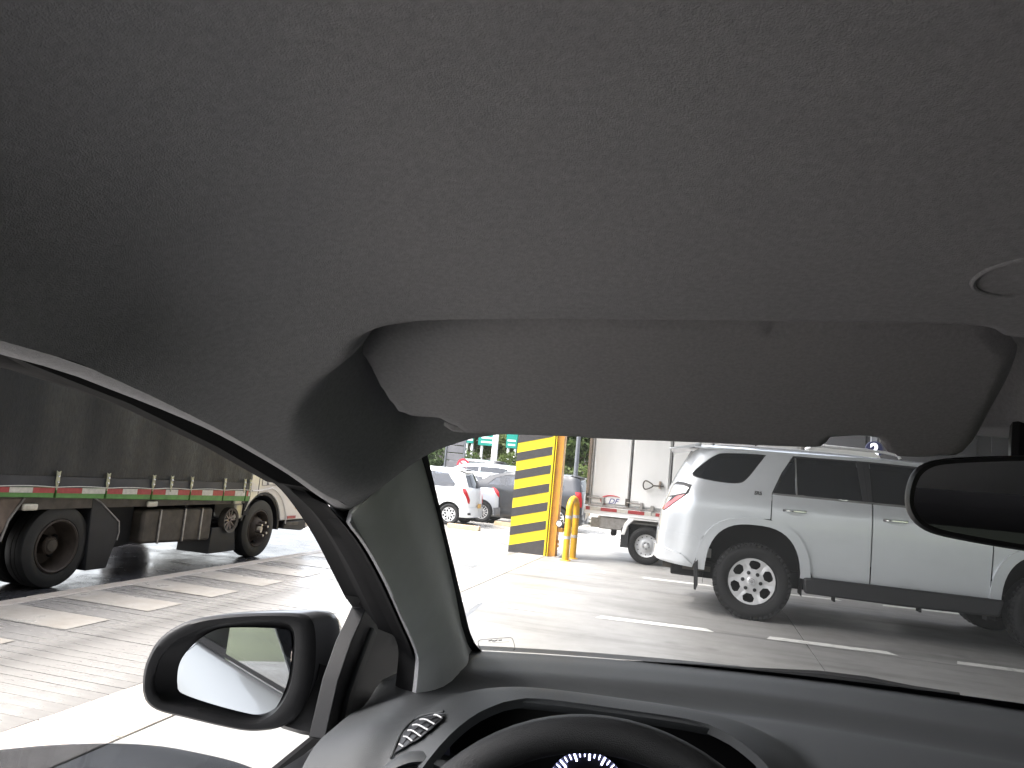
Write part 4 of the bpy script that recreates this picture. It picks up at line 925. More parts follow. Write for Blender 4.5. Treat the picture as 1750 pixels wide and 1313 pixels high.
# ================================================================== THE CAR WE SIT IN
CA = R(5.5)
car = empty('car', (0, 0, 0), CA, 'interior of the silver car we sit in, grey headliner and dark dashboard', 'car')
def cr(px, py):
    d = _f+_r*(px-CX)/F-_u*(py-CY)/F
    return np.array([d[0]*math.cos(CA)+d[1]*math.sin(CA), -d[0]*math.sin(CA)+d[1]*math.cos(CA), d[2]])
def at_x(p, X): d = cr(*p); return CAM+d*(X/d[0])
def at_y(p, Y): d = cr(*p); return CAM+d*(Y/d[1])
def at_f(p, fn, a=.3, b=2.2):
    """march along the sight line until fn(x,y)-z changes sign"""
    d = cr(*p); ts = np.linspace(a, b, 160); last = None
    for t in ts:
        q = CAM+d*t; v = fn(q[0], q[1])-q[2]
        if last is not None and (v > 0) != (last > 0):
            lo, hi = t-(ts[1]-ts[0]), t
            for _ in range(30):
                m = (lo+hi)/2; q = CAM+d*m
                if (fn(q[0], q[1])-q[2] > 0) == (last > 0): lo = m
                else: hi = m
            return CAM+d*lo
        last = v
    return CAM+d*b
XC = .40                                     # middle of the car
def ybase(x): return 1.33+.12*(1-((x-XC)/.65)**2)
def ws(x, y): return 1.0+.72*(ybase(x)-y)     # windscreen surface

def lerp_curve(pts, n):
    P = np.array(pts, float); d = np.r_[0, np.cumsum(np.linalg.norm(np.diff(P, axis=0), axis=1))]
    t = np.linspace(0, d[-1], n); return np.stack([np.interp(t, d, P[:, k]) for k in range(P.shape[1])], 1)
def sm(pts, n, k=6): return lerp_curve(smoothpoly(pts, k, False), n)

# --- edge curves read along the sight lines, each at its own depth
E1px = [(-60, 565), (0, 583), (100, 611), (200, 650), (300, 697), (400, 748), (500, 808), (560, 848), (606, 866)]
E1 = [at_x(p, -.28) for p in E1px]
seam_px = [(606, 866), (645, 838), (679, 800), (697, 768), (712, 744)]
seam = [at_x(seam_px[0], -.28)]+[at_y(p, y) for p, y in zip(seam_px[1:], (.80, .82, .83, .84))]
head_px = [(712, 744), (728, 735.5), (749, 732), (768, 733)]
head = [at_y(p, y) for p, y in zip(head_px, (.84, .842, .845, .85))]
hx = [(-.10, .853, 1.352), (0., .856, 1.366), (.2, .868, 1.380), (XC, .874, 1.384)]
head += [V(*p) for p in hx]
head_r = [V(2*XC-p[0], p[1], p[2]) for p in head[::-1][1:]]
seam_r = [V(2*XC-p[0], p[1], p[2]) for p in seam[::-1][1:]]
E1_r = [V(2*XC-p[0], p[1], p[2]) for p in E1[::-1][1:]]
back = [V(-.282, .1, 1.345), V(-.285, -.3, 1.352), V(-.28, -.9, 1.345), V(-.25, -1.5, 1.315)]
back_r = [V(2*XC-p[0], p[1], p[2]) for p in back]
left_edge = back[::-1]+E1
# --- headliner: thin-plate surface through the edges and a few roof points
E1d = list(lerp_curve(smoothpoly(back[::-1]+E1, 6, False), 60))
E1 = [p for p in E1d if p[1] > .15]; back = [p for p in E1d if p[1] <= .15][::-1]
left_edge = back[::-1]+E1
E1_r = [V(2*XC-p[0], p[1], p[2]) for p in E1[::-1][1:]]; back_r = [V(2*XC-p[0], p[1], p[2]) for p in back]
ctrl = back+E1+seam[1:]+head[1:]+head_r+seam_r+E1_r+back_r
rp = []
for y, z in ((-1.5, 1.40), (-.9, 1.445), (-.3, 1.46), (.0, 1.458), (.12, 1.452), (.24, 1.438), (.36, 1.415)):
    for x, dz in ((-.25, -.060), (-.20, -.027), (-.15, -.011), (-.10, -.004), (0., -.001), (.2, 0), (XC, .002)):
        if y > .3: dz *= .8
        rp.append((x, y, z+dz)); 
        if x != XC: rp.append((2*XC-x, y, z+dz))
for x in (-.17, -.13, -.08, 0., .08, .16, .22):
    for xx in (x, 2*XC-x): rp.append((xx, .45, 1.3955+.055*x-.25*max(0, -.12-x)))
for xx in (.32, XC, .48): rp.append((xx, .45, 1.409))
ctrl = np.array([tuple(p) for p in ctrl]+rp)
def tps(P):
    n = len(P); d = np.hypot(P[:, None, 0]-P[None, :, 0], P[:, None, 1]-P[None, :, 1]); K = np.where(d > 0, d*d*np.log(d+1e-12), 0)+np.eye(n)*2e-5
    A = np.c_[np.ones(n), P[:, :2]]; M = np.block([[K, A], [A.T, np.zeros((3, 3))]]); s = np.linalg.solve(M, np.r_[P[:, 2], 0, 0, 0])
    def f(x, y):
        d = np.hypot(x-P[:, 0], y-P[:, 1]); k = np.where(d > 0, d*d*np.log(d+1e-12), 0)
        return float(k@s[:n]+s[n]+s[n+1]*x+s[n+2]*y)
    return f
z0 = tps(ctrl)
# recess the visors stow into
ridge_px = [(572, 622), (584, 597), (604, 577), (640, 562), (690, 552.5), (800, 547), (1100, 547.5), (1400, 551), (1600, 554), (1690, 560), (1735, 577), (1752, 600)]
ridge = [at_f((p[0], p[1]-1), z0, .2, 1.) for p in ridge_px]
rec = [(p[0], p[1]) for p in ridge]
rx1, rx0 = rec[-1][0], rec[0][0]
rec = rec[:-1]+[(rx1+.03, .475), (rx1+.065, .52), (rx1+.10, .64), (rx1+.08, .80), (rec[3][0], .82), (rec[1][0]-.105, .76), (rec[0][0]-.100, .66), (rec[0][0]-.075, .57), (rec[0][0]-.036, .505)]
rec = smoothpoly(rec, 4)
rec_r = [(2*XC-x, y) for x, y in rec]
def headz(x, y):
    z = z0(x, y)
    for pl_ in (rec, rec_r) if .40 < y < .83 else ():
        if inside(pl_, x, y):
            d = float(pdist(pl_, np.array(x), np.array(y))); wd = .014+.03*float(sstep(.53, .59, y))+.045*float(sstep(-.135, -.18, min(x, 2*XC-x))); z += .066*float(sstep(0., wd, d))*float(sstep(.80, .74, y))*float(sstep(.668, .615, abs(x-XC)))
    # raised ring of the roof lamp moulding
    r_ = math.hypot(x-.262, y-.43)
    return z
outline = [tuple(p[:2]) for p in left_edge+seam[1:]+head[1:]+head_r+seam_r+E1_r+back_r]
edge_z = {}
rl = []
for pl_ in (rec, rec_r):
    for (x, y) in dens(pl_, .007):
        if y < .56:
            cxm = .03 if pl_ is rec else 2*XC-.03
            d_ = V(cxm-x, .66-y); d_ /= np.linalg.norm(d_)
            for k in (-.006, 0., .004, .008, .013, .019): rl.append((x+d_[0]*k, y+d_[1]*k))
g = sheet(outline, [], .0125, lambda x, y: (x, y, headz(x, y)), rl); face_to(g, (0, 0, -1))
g.build('headliner', 'headliner', car, smooth=True, solid=.012, keep=True, angle=80)
# rolled edge of the headliner along the door opening and the rubber seal under it
lip_px = [(-60, 578), (0, 599), (90, 623), (183, 656), (275, 688), (366, 726), (475, 789), (530, 832), (575, 872)]
lip = [at_x(p, -.310) for p in lip_px]
band_px = [(-60, 606), (0, 625), (90, 650), (183, 682), (275, 714), (366, 749), (439, 789), (512, 844), (545, 885), (575, 934), (600, 986), (624, 1037)]
band = [at_x(p, -.348) for p in band_px]
bl = [V(p[0]-.03, p[1], p[2]-.002) for p in back[::-1] if p[1] < .05]; bb = [V(p[0]-.068, p[1], p[2]-.022) for p in back[::-1] if p[1] < .05]
N = 90
A = lerp_curve(left_edge, N); A[:, 2] = [headz(a[0], a[1]) for a in A]
L_ = sm(bl+lip, N); 
g = MB(); mid = (A+L_)/2+np.array([-.001, 0, -.004]); g.grid([A, A*.6+mid*.4+np.array([0, 0, -.0006]), mid, L_, L_+np.array([-.012, 0, .006])])
g.build('headliner_edge', 'headliner', car, smooth=True, angle=80)
# A-pillar trim between door side edge and windscreen edge
E2px = [(575, 870), (606, 905), (633, 943), (664, 1001), (691, 1062), (712, 1110), (716, 1132), (713, 1165), (709, 1200), (704, 1240)]
E2 = [at_x(p, x) for p, x in zip(E2px, np.interp(np.arange(len(E2px)), [0, 3, 9], [-.284, -.262, -.262]))]
FLpx = [(712, 744), (719, 766), (729, 803), (752, 891), (778, 1006), (788, 1060), (794, 1082), (802, 1104), (814, 1119), (831, 1138)]
FL = [at_f(p, ws) for p in FLpx]
FL[0] = head[0]
n = 34; a_ = sm(FL, n); seam_t = np.array(seam)
b_ = sm(E2, n)
rows = []; M = 15
for i in range(n):
    row = []
    A_, B_ = a_[i], b_[i]; ch = B_-A_; w_ = np.linalg.norm(ch)
    tow = CAM-(A_+B_)/2; tow -= ch*(tow@ch)/(ch@ch); tow /= np.linalg.norm(tow)
    for j in range(M):
        t = j/(M-1); h = .15*w_*(math.sin(math.pi*t**1.7)**.8)
        row.append(A_+ch*t+tow*h*min(1, .35+i/6))
    rows.append(row)
# top row sits on the headliner seam
top = lerp_curve(seam[::-1], M)
rows = [[top[j]+np.array([0, .012, .03]) for j in range(M)], [top[j]+np.array([0, .002, .004]) for j in range(M)]]+[[rows[i][j]*(1-.75*math.exp(-i/2.2))+(top[j]+(rows[i][j]-rows[0][j]))*.75*math.exp(-i/2.2) for j in range(M)] for i in range(1, n)]
ext = [[p+np.array([-.03, -.05, -.16]) for p in rows[-1]]]
g = MB(); g.grid(rows+ext); g.build('pillar_trim', 'pillar_trim', car, smooth=True, angle=80)
g = MB(); g.grid([[V(2*XC-p[0], p[1], p[2]) for p in r_] for r_ in rows+ext]); g.build('pillar_trim', 'pillar_trim', car, smooth=True, angle=80)
# rolled door side edge of the pillar trim
colL = lerp_curve([r_[-1] for r_ in rows[1:]], 40); b2 = lerp_curve([colL[0]]+list(sm(E2, 30)[2:]), 40); g = MB(); g.grid([colL, b2, b2+np.array([-.003, .002, -.001]), b2+np.array([-.007, .007, 0])]); g.build('pillar_edge', 'headliner', car, smooth=True, angle=80)
g = MB(); g.grid([b2+np.array([-.0065, .0075, 0]), b2+np.array([-.016, .016, 0]), b2+np.array([-.04, .035, 0])]); g.build('pillar_seal', 'seal', car, smooth=True, angle=80)
core = [V(p[0]-.040, p[1], p[2]+.020) for p in E1 if .2 < p[1] < .7][::3]+[p*.65+q*.35+V(-.030, .045, .0) for p, q in zip(sm(E2, 9), sm(FL, 9))]
g = MB(); g.tube(core, .020, 10); g.build('pillar_core', 'seal', car, smooth=True)
# black door frame and seal
inner = list(L_)+[V(p[0]-.006, p[1]+.004, p[2]) for p in sm(E2[:7], 24)[1:]]
inner = lerp_curve(inner, 150)
fr_px = band_px
outer = lerp_curve(list(sm(bb+band, 120)), 150)
g = MB(); rows = []
for k, (t, dx, dz) in enumerate([(0, -.012, .006), (0, -.004, 0), (.25, .004, .001), (.5, .003, -.001), (.58, -.012, -.001), (.66, -.008, -.001), (.95, -.004, -.001), (1., -.004, 0), (1., -.03, .008)]):
    rows.append([inner[i]*(1-t)+outer[i]*t+np.array([dx, 0, dz]) for i in range(150)])
g.grid(rows); g.build('door_frame', 'seal', car, smooth=True, angle=50)
# front quarter post and black corner panel of the door
SX = -.350
def poly_x(pts, X, thick, name, m, bevel=.003):
    P = [at_x(p, X) for p in pts]; g = MB(); g.prism([(p[1], p[2]) for p in P], 0, X-thick, X); return g.build(name, m, car, bevel=bevel)
poly_x([(612, 1020), (626, 1040), (600, 1098), (578, 1163), (555, 1264), (577, 1268), (604, 1168), (624, 1108), (648, 1062)], SX, .022, 'window_post', 'trim_black')
poly_x([(640, 1072), (613, 1140), (596, 1190), (582, 1262), (590, 1264), (606, 1195), (622, 1145), (646, 1082)], SX+.006, .010, 'post_trim', 'dash', .003)
poly_x([(630, 1042), (655, 1030), (720, 1090), (750, 1124), (745, 1215), (730, 1330), (585, 1330), (596, 1215), (622, 1130)], SX-.004, .02, 'corner_panel', 'trim_black', .006)
# door: inner top, outer skin, glass partly wound down
g = MB(); prof = [(-.365, .945), (-.355, .953), (-.325, .950), (-.30, .935), (-.285, .90), (-.28, .80), (-.30, .55), (-.30, .25)]
ysd = np.linspace(-.75, 1.22, 16)
p0 = at_x((555, 1262), -.36); p1 = at_x((447, 1313), -.36)
def zbelt(y): return p0[2]+(y-p0[1])*(p1[2]-p0[2])/(p1[1]-p0[1])*.6
g.grid([[(x, y, z-.953+zbelt(min(y, .98))) for x, z in prof] for y in ysd]); g.build('door_panel', 'trim_black', car, smooth=True, angle=40)
gp = [at_x(p, -.385) for p in [(-180, 1300), (0, 1283), (100, 1274), (200, 1271), (280, 1276), (345, 1288), (400, 1301), (450, 1319)]]
gp = smoothpoly([(p[1], p[2]) for p in gp], 3, False)
g = MB(); g.prism(gp+[(gp[-1][0]+.02, .80), (gp[0][0]-.1, .80), (gp[0][0]-.1, gp[0][1])], 0, -.389, -.385); g.build('door_glass', 'door_glass', car, bevel=.0012)
# outer body side, seen in the door mirror
pb = [(-.374, .912), (-.394, .905), (-.417, .885), (-.455, .845), (-.485, .80), (-.497, .74), (-.490, .66), (-.488, .55), (-.495, .42), (-.47, .28)]
def body_strip(name, y0_, y1_, m, dx=0):
    g = MB(); g.grid([[(x+dx+.05*max(0, (-1.6-y))**2, y, z+.03*max(0, -y*.3)*(z-.28)/.6) for x, z in pb] for y in np.linspace(y0_, y1_, 14)]); return g.build(name, m, car, smooth=True, angle=60)
body_strip('front_door_skin', -.08, 1.18, 'own_paint'); body_strip('rear_door_skin', -1.05, -.088, 'own_paint'); body_strip('rear_quarter_skin', -2.0, -1.058, 'own_paint'); body_strip('front_wing', 1.188, 2.3, 'own_paint')
g = MB(); g.grid([[(x, y, z+.03*max(0, -y*.3)) for x, z in ((-.397, .914), (-.380, .924), (-.366, .920))] for y in np.linspace(-1.2, 1.18, 14)]); g.build('belt_seal', 'seal', car, smooth=True)
for y in (.02, -.98):
    g = MB(); rows = []
    for t in np.linspace(0, 1, 9):
        q = math.sin(math.pi*t)**.5; rows.append([(-.468-.030*q+.010*math.cos(a), y+.21*t, .80+.02*math.sin(a)) for a in np.linspace(0, 2*math.pi, 9)[:-1]])
    g.grid(rows, True); g.build('door_handle', 'own_paint', car, smooth=True)
    g = MB(); g.lathe([(0, -.502), (.009, -.501), (.012, -.495), (.012, -.47)], 14, 0, (0, y+.235, .80)); g.build('door_lock', 'black_plastic', car, smooth=True)
# roof outer skin, rear bulkhead with rear window, right hand door and pillars
g = sheet([(p[0]*1.0+(-.05 if p[0] < XC else .05), p[1]+(.02 if p[1] > .3 else -.02)) for p in outline], [], .08, lambda x, y: (x, y, z0(min(max(x, -.27), 1.07), min(y, .84))+.085-.35*max(0, abs(x-XC)-.64))); face_to(g, (0, 0, 1)); g.build('roof_skin', 'own_paint', car, smooth=True, solid=.01, keep=True)
def mirx(m): m.v = [(2*XC-x, y, z) for x, y, z in m.v]; return m
g = MB(); g.grid([[(x, y, z) for x, z in prof] for y in ysd]); mirx(g).build('door_panel', 'trim_black', car, smooth=True)
g = MB(); g.grid([[(x+.05*max(0, (-1.6-y))**2, y, z) for x, z in pb] for y in np.linspace(-2.0, 2.3, 20)]); mirx(g).build('body_side', 'own_paint', car, smooth=True)
for mx in (0, 1):
    g = MB(); g.prism([(-.10, .94), (-.05, 1.36), (.03, 1.36), (.06, .94)], 0, -.345, -.315)
    (mirx(g) if mx else g).v
    g.v = [(x+.05*max(0, (z-.94)/.4), y-.22, z) for x, y, z in g.v] if not mx else [(x-.05*max(0, (z-.94)/.4), y-.22, z) for x, y, z in g.v]
    g.build('door_pillar', 'trim_black', car, bevel=.01)
    g = MB(); g.prism([(-2.0, .9), (-1.45, 1.36), (-1.05, 1.36), (-1.35, .9)], 0, -.345, -.30); (mirx(g) if mx else g).build('rear_pillar', 'pillar_trim', car, bevel=.01)
g = MB(); g.box(-.35, 1.15, -1.98, -1.94, .3, .98); g.build('rear_panel', 'trim_black', car)
g = MB(); g.grid([[(x, -1.95, .98) for x in np.linspace(-.3, 1.1, 5)], [(x, -1.46, 1.44) for x in np.linspace(-.25, 1.05, 5)]]); g.build('rear_window', 'privacy_glass', car)
g = MB(); g.prism([(-.25, .93), (-.22, 1.30), (-.9, 1.30), (-1.15, .96)], 0, -.362, -.358); g.v = [(x+.045*(z-.93)/.37, y, z) for x, y, z in g.v]; g.build('rear_door_glass', 'dark_glass', car)
g = MB(); g.box(-.34, 1.14, -2.0, 1.3, .16, .24); g.build('cabin_floor', 'seat_cloth', car)
def seat(x):
    g = MB(); g.prism([(-.55, .30), (-.55, .52), (-.1, .56), (0, .50), (0, .30)], 0, x-.24, x+.24); o = g.build('seat_cushion', 'seat_cloth', car, bevel=.05, seg=3)
    g = MB(); g.prism([(-.60, .5), (-.46, .5), (-.58, 1.08), (-.70, 1.08)], 0, x-.23, x+.23); g.build('seat_back', 'seat_cloth', car, bevel=.05, seg=3)
    g = MB(); g.prism([(-.69, 1.13), (-.60, 1.12), (-.62, 1.30), (-.71, 1.30)], 0, x-.12, x+.12); g.tube([(x-.05, -.64, 1.05), (x-.05, -.65, 1.15)], .008, 6); g.tube([(x+.05, -.64, 1.05), (x+.05, -.65, 1.15)], .008, 6); g.build('head_restraint', 'seat_cloth', car, bevel=.03, seg=3)
seat(.02); seat(.78)
g = MB(); g.prism([(-1.62, .3), (-1.62, .62), (-1.2, .60), (-1.2, .3)], 0, -.25, 1.05); g.prism([(-1.68, .5), (-1.56, .5), (-1.68, 1.06), (-1.78, 1.06)], 0, -.25, 1.05); g.build('rear_seat', 'seat_cloth', car, bevel=.05, seg=3)

# windscreen, black edge band, wiper, glass mark
top_px = [tuple(p[:2]) for p in head+head_r]
wsp = [(p[0], p[1]-.012) for p in head+head_r]
bot = [(x, ybase(x)+.03) for x in np.linspace(1.12, -.32, 25)]
wsp = [(-.255, .85)]+[(p[0], p[1]-.03) for p in (head+head_r)[1:-1]]+[(1.055, .85)]+bot
g = sheet(wsp, [], .05, lambda x, y: (x, y, ws(x, y))); face_to(g, (0, -1, -.5)); g.build('windscreen', 'clear_glass', car, smooth=True, keep=True)
FRpx = [(720, 742), (728, 766), (740, 817), (763, 914), (794, 1043), (798, 1060), (804, 1082), (814, 1103), (825, 1113.5), (838, 1119), (868, 1124), (920, 1126), (1050, 1128), (1210, 1138), (1410, 1159), (1610, 1184), (1750, 1203), (1900, 1226), (2100, 1262)]
FL2px = [(700, 742), (707, 766), (717, 803), (740, 893), (766, 1008), (776, 1063), (782, 1086), (790, 1112), (806, 1132), (826, 1148), (860, 1150), (920, 1152), (1050, 1154), (1210, 1164), (1410, 1183), (1610, 1206), (1750, 1226), (1900, 1252), (2100, 1290)]
wi = lambda x, y: ws(x, y)-.0035
fa = sm([at_f(p, wi) for p in FRpx], 140); fb = sm([at_f(p, wi, .3, 2.6) for p in FL2px], 140)
g = MB(); g.grid([fa, fb]); g.build('windscreen_band', 'frit', car, smooth=True)
g = MB(); hp = [V(p[0], p[1]+.012, ws(p[0], p[1]+.012)-.004) for p in head[3:]+head_r]; g.grid([[V(p[0], p[1]-.03, p[2]+.02) for p in hp], [V(p[0], p[1]+.016, ws(p[0], p[1]+.016)-.004) for p in hp]]); g.build('windscreen_top_band', 'frit', car, smooth=True)
mk = [at_f(p, lambda x, y: ws(x, y)-.002) for p in smoothpoly([(817, 1098), (820, 1094), (835, 1092.5), (860, 1090.5), (873, 1090), (877, 1095), (880, 1108), (877, 1111.5)], 3, False)]
g = MB(); g.tube(mk, .00045, 4); g.tube([at_f(p, lambda x, y: ws(x, y)-.002) for p in [(817, 1098), (818, 1103), (822, 1112)]], .00045, 4); g.build('glass_mark_outline', 'black_plastic', car)
g = MB()
for a, b in (((835, 1095.5), (841, 1094)), ((841, 1095.8), (845, 1095.2)), ((845, 1096), (850, 1093.8)), ((852, 1094.6), (858, 1094)), ((836, 1099), (870, 1097))):
    g.tube([at_f(a, lambda x, y: ws(x, y)-.002), at_f(b, lambda x, y: ws(x, y)-.002)], .0009 if a[1] < 1097 else .0002, 4)
g.build('glass_mark', 'black_print', car)
wo = lambda x, y: ws(x, y)+.012
g = MB(); g.tube([at_f(p, wo, .5, 2.5) for p in [(1020, 1134), (1120, 1136), (1250, 1146), (1400, 1158), (1480, 1170), (1560, 1182), (1640, 1190)]], [.004, .006, .007, .012, .014, .010, .006], 8); g.build('wiper', 'black_plastic', car, smooth=True)
g = MB(); g.grid([[(x, ybase(x)+.02, 1.0-.012) for x in np.linspace(-.35, 1.15, 20)], [(x, ybase(x)+.14, .97) for x in np.linspace(-.35, 1.15, 20)]]); g.build('cowl', 'black_plastic', car, smooth=True)

# dashboard: top pad as one moulded sheet with instrument hood
HC, HY = .01, .93                            # hood centre, hood front edge
def dz(x, y):
    yb = ybase(x)
    z = .988-.010*sstep(yb-.10, yb+.02, y)
    q = .16+.05*sstep(.15, .6, x)
    z += .010*sstep(yb-q-.05, yb-q, y)-.006*math.exp(-((y-(yb-q-.075))/.03)**2)        # shelf then shallow groove
    e = ((x-HC)/.235)**2
    bump = max(0, 1-e**2)                                              # instrument hood
    z += .054*bump*float(sstep(1.14, .96, y))
    z -= .10*float(sstep(.93, .74, y))**1.4*(1-.9*bump)                # rolls down towards the driver
    z += .006*math.exp(-((x+.235)/.06)**2)*float(sstep(1.0, .86, y))
    z -= .35*max(0, -.265-x)
    return z
dash_out = [(-.33, .72)]+[(x, HY-.02*((x-HC)/.2)**2*0+( -.21)*float(sstep(.09, .27, abs(x-HC)))) for x in np.linspace(-.30, .60, 40)]+[(1.12, .72)]+[(x, ybase(x)+.012) for x in np.linspace(1.12, -.26, 40)]+[(-.33, 1.15)]
g = sheet(dash_out, [], .017, lambda x, y: (x, y, dz(x, y))); face_to(g, (0, 0, 1)); g.build('dashboard', 'dash', car, smooth=True, solid=.01, keep=True, angle=60)
for sgn in (-1, 1):
    sk = [(x, y) for x, y in dash_out if .15 < (x-HC)*sgn < .30 and y < .94]
    g = MB(); g.grid([[(x, y+.002, dz(x, y)-.002) for x, y in sk], [(x, y+.012, dz(x, y)-.02) for x, y in sk], [(x, y+.03, .75) for x, y in sk]]); g.build('dash_skirt', 'dash', car, smooth=True, angle=60)
# hood lip and dark cavity with the instruments
hx_ = np.linspace(HC-.205, HC+.205, 40); g = MB()
g.grid([[(x, HY+.004, dz(x, HY)-.001) for x in hx_], [(x, HY-.006, dz(x, HY)-.004) for x in hx_], [(x, HY-.004, dz(x, HY)-.012) for x in hx_], [(x, HY+.03, dz(x, HY)-.02) for x in hx_], [(x, 1.02, dz(x, HY)-.034) for x in hx_]]); g.build('instrument_hood', 'dash', car, smooth=True, angle=80)
px_ = np.linspace(HC-.235, HC+.235, 30); g = MB(); g.grid([[(x, 1.0, .70) for x in px_], [(x, 1.018, dz(x, HY)-.028) for x in px_]]); g.build('instrument_panel', 'gauge_black', car)
gc = at_y((1003, 1352), 1.0)
g = MB(); g.lathe([(0, 0), (.05, 0), (.052, -.008), (.05, -.010), (.047, -.003)], 40, 1, tuple(gc)); g.build('gauge_face', 'gauge_black', car, smooth=True)
for k in range(31):
    a = R(-30+k*8); r1 = .047; r0_ = .037 if k % 3 == 0 else .041; w_ = .0011 if k % 3 == 0 else .0006
    g = MB(); g.tube([(gc[0]+r0_*math.cos(a), gc[1]-.003, gc[2]+r0_*math.sin(a)), (gc[0]+r1*math.cos(a), gc[1]-.003, gc[2]+r1*math.sin(a))], w_, 4); g.build('gauge_tick', 'gauge_light', car)
g = MB(); g.box(-.36, 1.14, .80, 1.05, .35, .86); g.build('lower_dash', 'trim_black', car, bevel=.04)
# side demister grille
vp = [(672, 1288), (684, 1262), (700, 1240), (722, 1226), (746, 1219), (760, 1219), (754, 1231), (737, 1246), (716, 1263), (695, 1275)]
zt = lambda x, y: dz(x, y)+.0045
v3 = [at_f(p, zt) for p in vp]
g = MB(); g.add([tuple(p) for p in v3], [tuple(range(len(v3)))]); g.build('demister_well', 'gauge_black', car)
zt2 = lambda x, y: dz(x, y)+.007
for (a, m_, b) in [((742, 1222), (748, 1223), (755, 1227)), ((718, 1230), (728, 1230), (743, 1238)), ((705, 1240), (715, 1239), (732, 1248)), ((697, 1249), (705, 1249), (720, 1259)), ((690, 1259), (696, 1260), (705, 1267)), ((682, 1272), (686, 1274), (689, 1277))]:
    g = MB(); g.tube([at_f(p, zt2) for p in smoothpoly([a, m_, b], 4, False)], .0011, 5); g.build('demister_slat', 'pole_grey', car, smooth=True)
for pts in ([(688, 1272), (705, 1250), (728, 1233), (750, 1223)], [(695, 1275), (716, 1255), (737, 1238), (756, 1226)]):
    g = MB(); g.tube([at_f(p, zt) for p in pts], .0008, 5); g.build('demister_slat', 'trim_black', car, smooth=True)
g = MB(); g.tube([at_f(p, zt) for p in smoothpoly([(668, 1296), (682, 1260), (698, 1238), (722, 1223), (758, 1216)], 4, False)], .0016, 6); g.build('demister_edge', 'dash', car, smooth=True)
# round air vent: moulded collar, black ring, chrome ring
vc = at_y((712, 1396), .80); vn = np.array(CAM)-vc; vn /= np.linalg.norm(vn); vn = V(.05, -.93, .36); vn /= np.linalg.norm(vn)
def ring(name, m, prof_, n=48):
    g = MB(); g.lathe([(r_, h) for r_, h in prof_], n, 2); M_ = Vector((0, 0, 1)).rotation_difference(Vector(vn)).to_matrix()
    g.v = [tuple(M_@Vector(v)+Vector(vc)) for v in g.v]; return g.build(name, m, car, smooth=True, angle=50)
ring('vent_collar', 'dash', [(.066, -.05), (.060, -.014), (.055, -.002), (.050, .001), (.047, -.004)])
ring('vent_ring', 'frit', [(.047, -.004), (.045, .001), (.040, -.002), (.036, -.012)])
ring('vent_trim', 'chrome', [(.0385, -.006), (.0375, .001), (.0355, .001), (.0345, -.006)])
ring('vent_core', 'gauge_black', [(.035, -.012), (.02, -.006), (0, -.004)])

# steering wheel
wc0 = at_y((1050, 1259), .73)
rim_r = .185; tilt = R(24)
ax = V(0, -math.cos(tilt), math.sin(tilt)); upv = V(0, math.sin(tilt), math.cos(tilt)); rt = V(1, 0, 0)
wc = wc0-upv*rim_r+V(-.006, 0, 0)
sw = []
for k in range(72):
    a = 2*math.pi*k/72; sw.append(wc+rim_r*(math.cos(a)*rt+math.sin(a)*upv))
g = MB(); g.tube(sw, .0165, 14, closed=True); swo = g.build('steering_wheel', 'leather', car, smooth=True)
g = MB(); g.lathe([(0, .035), (.05, .03), (.075, .01), (.078, -.03), (.05, -.06)], 28, 2); M_ = Vector((0, 0, 1)).rotation_difference(Vector(ax)).to_matrix(); g.v = [tuple(M_@Vector(v)+Vector(wc)) for v in g.v]; g.build('hub', 'trim_black', swo, smooth=True)
for a in (0, 180, 250, 290):
    c_, s_ = math.cos(R(a)), math.sin(R(a)); g = MB(); g.tube([wc+.05*(c_*rt+s_*upv), wc+.12*(c_*rt+s_*upv)-ax*.004, wc+.18*(c_*rt+s_*upv)], [.022, .016, .012], 10); g.build('spoke', 'trim_black', swo, smooth=True)
g = MB(); g.tube([wc-ax*.05, wc-ax*.30], .035, 12); g.build('steering_column', 'trim_black', car, smooth=True)

# driver's sun visor
def vplane(x, y): return 1.4085+.055*x-.478*(y-.52)
vpx = [(612, 609), (626, 592), (660, 574), (720, 565), (800, 562), (1100, 562), (1500, 568), (1640, 573), (1702, 582), (1733, 606), (1737, 622), (1722, 664), (1695, 713), (1667, 764), (1652, 780), (1626, 788), (1580, 790), (1530, 789), (1508, 780), (1500, 765), (1484, 756), (1452, 754.5), (1426, 758), (1411, 768), (1385, 774.5), (1200, 766), (1000, 758), (860, 752.5), (800, 749), (783, 743), (770, 735), (748, 724), (716, 721), (690, 717), (670, 706), (651, 680), (631, 643)]
vis = [at_f(p, vplane, .3, 1.2) for p in vpx]
v2 = smoothpoly([(p[0], p[1]) for p in vis], 3)
va = np.array(v2)
def visz(x, y, up):
    d = float(pdist(v2, np.array(x), np.array(y))); q = min(1, d/.010); rr = .008*math.sqrt(max(0, 1-(1-q)**2))
    return vplane(x, y)+.009+(rr if up else -rr)
for up in (0, 1):
    g = sheet(v2, [], .0065, lambda x, y: (x, y, visz(x, y, up))); face_to(g, (0, 0, 1 if up else -1))
    if not up: gv = g
    else: gv.add(g.v, g.f)
visor = gv.build('sun_visor', 'visor', car, smooth=True, keep=True, angle=80)
hg = at_f((775, 735), lambda x, y: vplane(x, y)+.004, .3, 1.2)
g = MB(); g.tube([hg+V(-.008, .0, .006), hg+V(.0, .0, .003), hg+V(.012, .004, .003), hg+V(.03, .002, .006)], [.003, .0045, .0045, .003], 9); g.build('hinge_arm', 'visor', visor, smooth=True)
# passenger visor (mirror image)
g = MB(); g.add([(2*XC-x, y, z) for x, y, z in gv.v], gv.f); g.build('sun_visor', 'visor', car, smooth=True, angle=80)
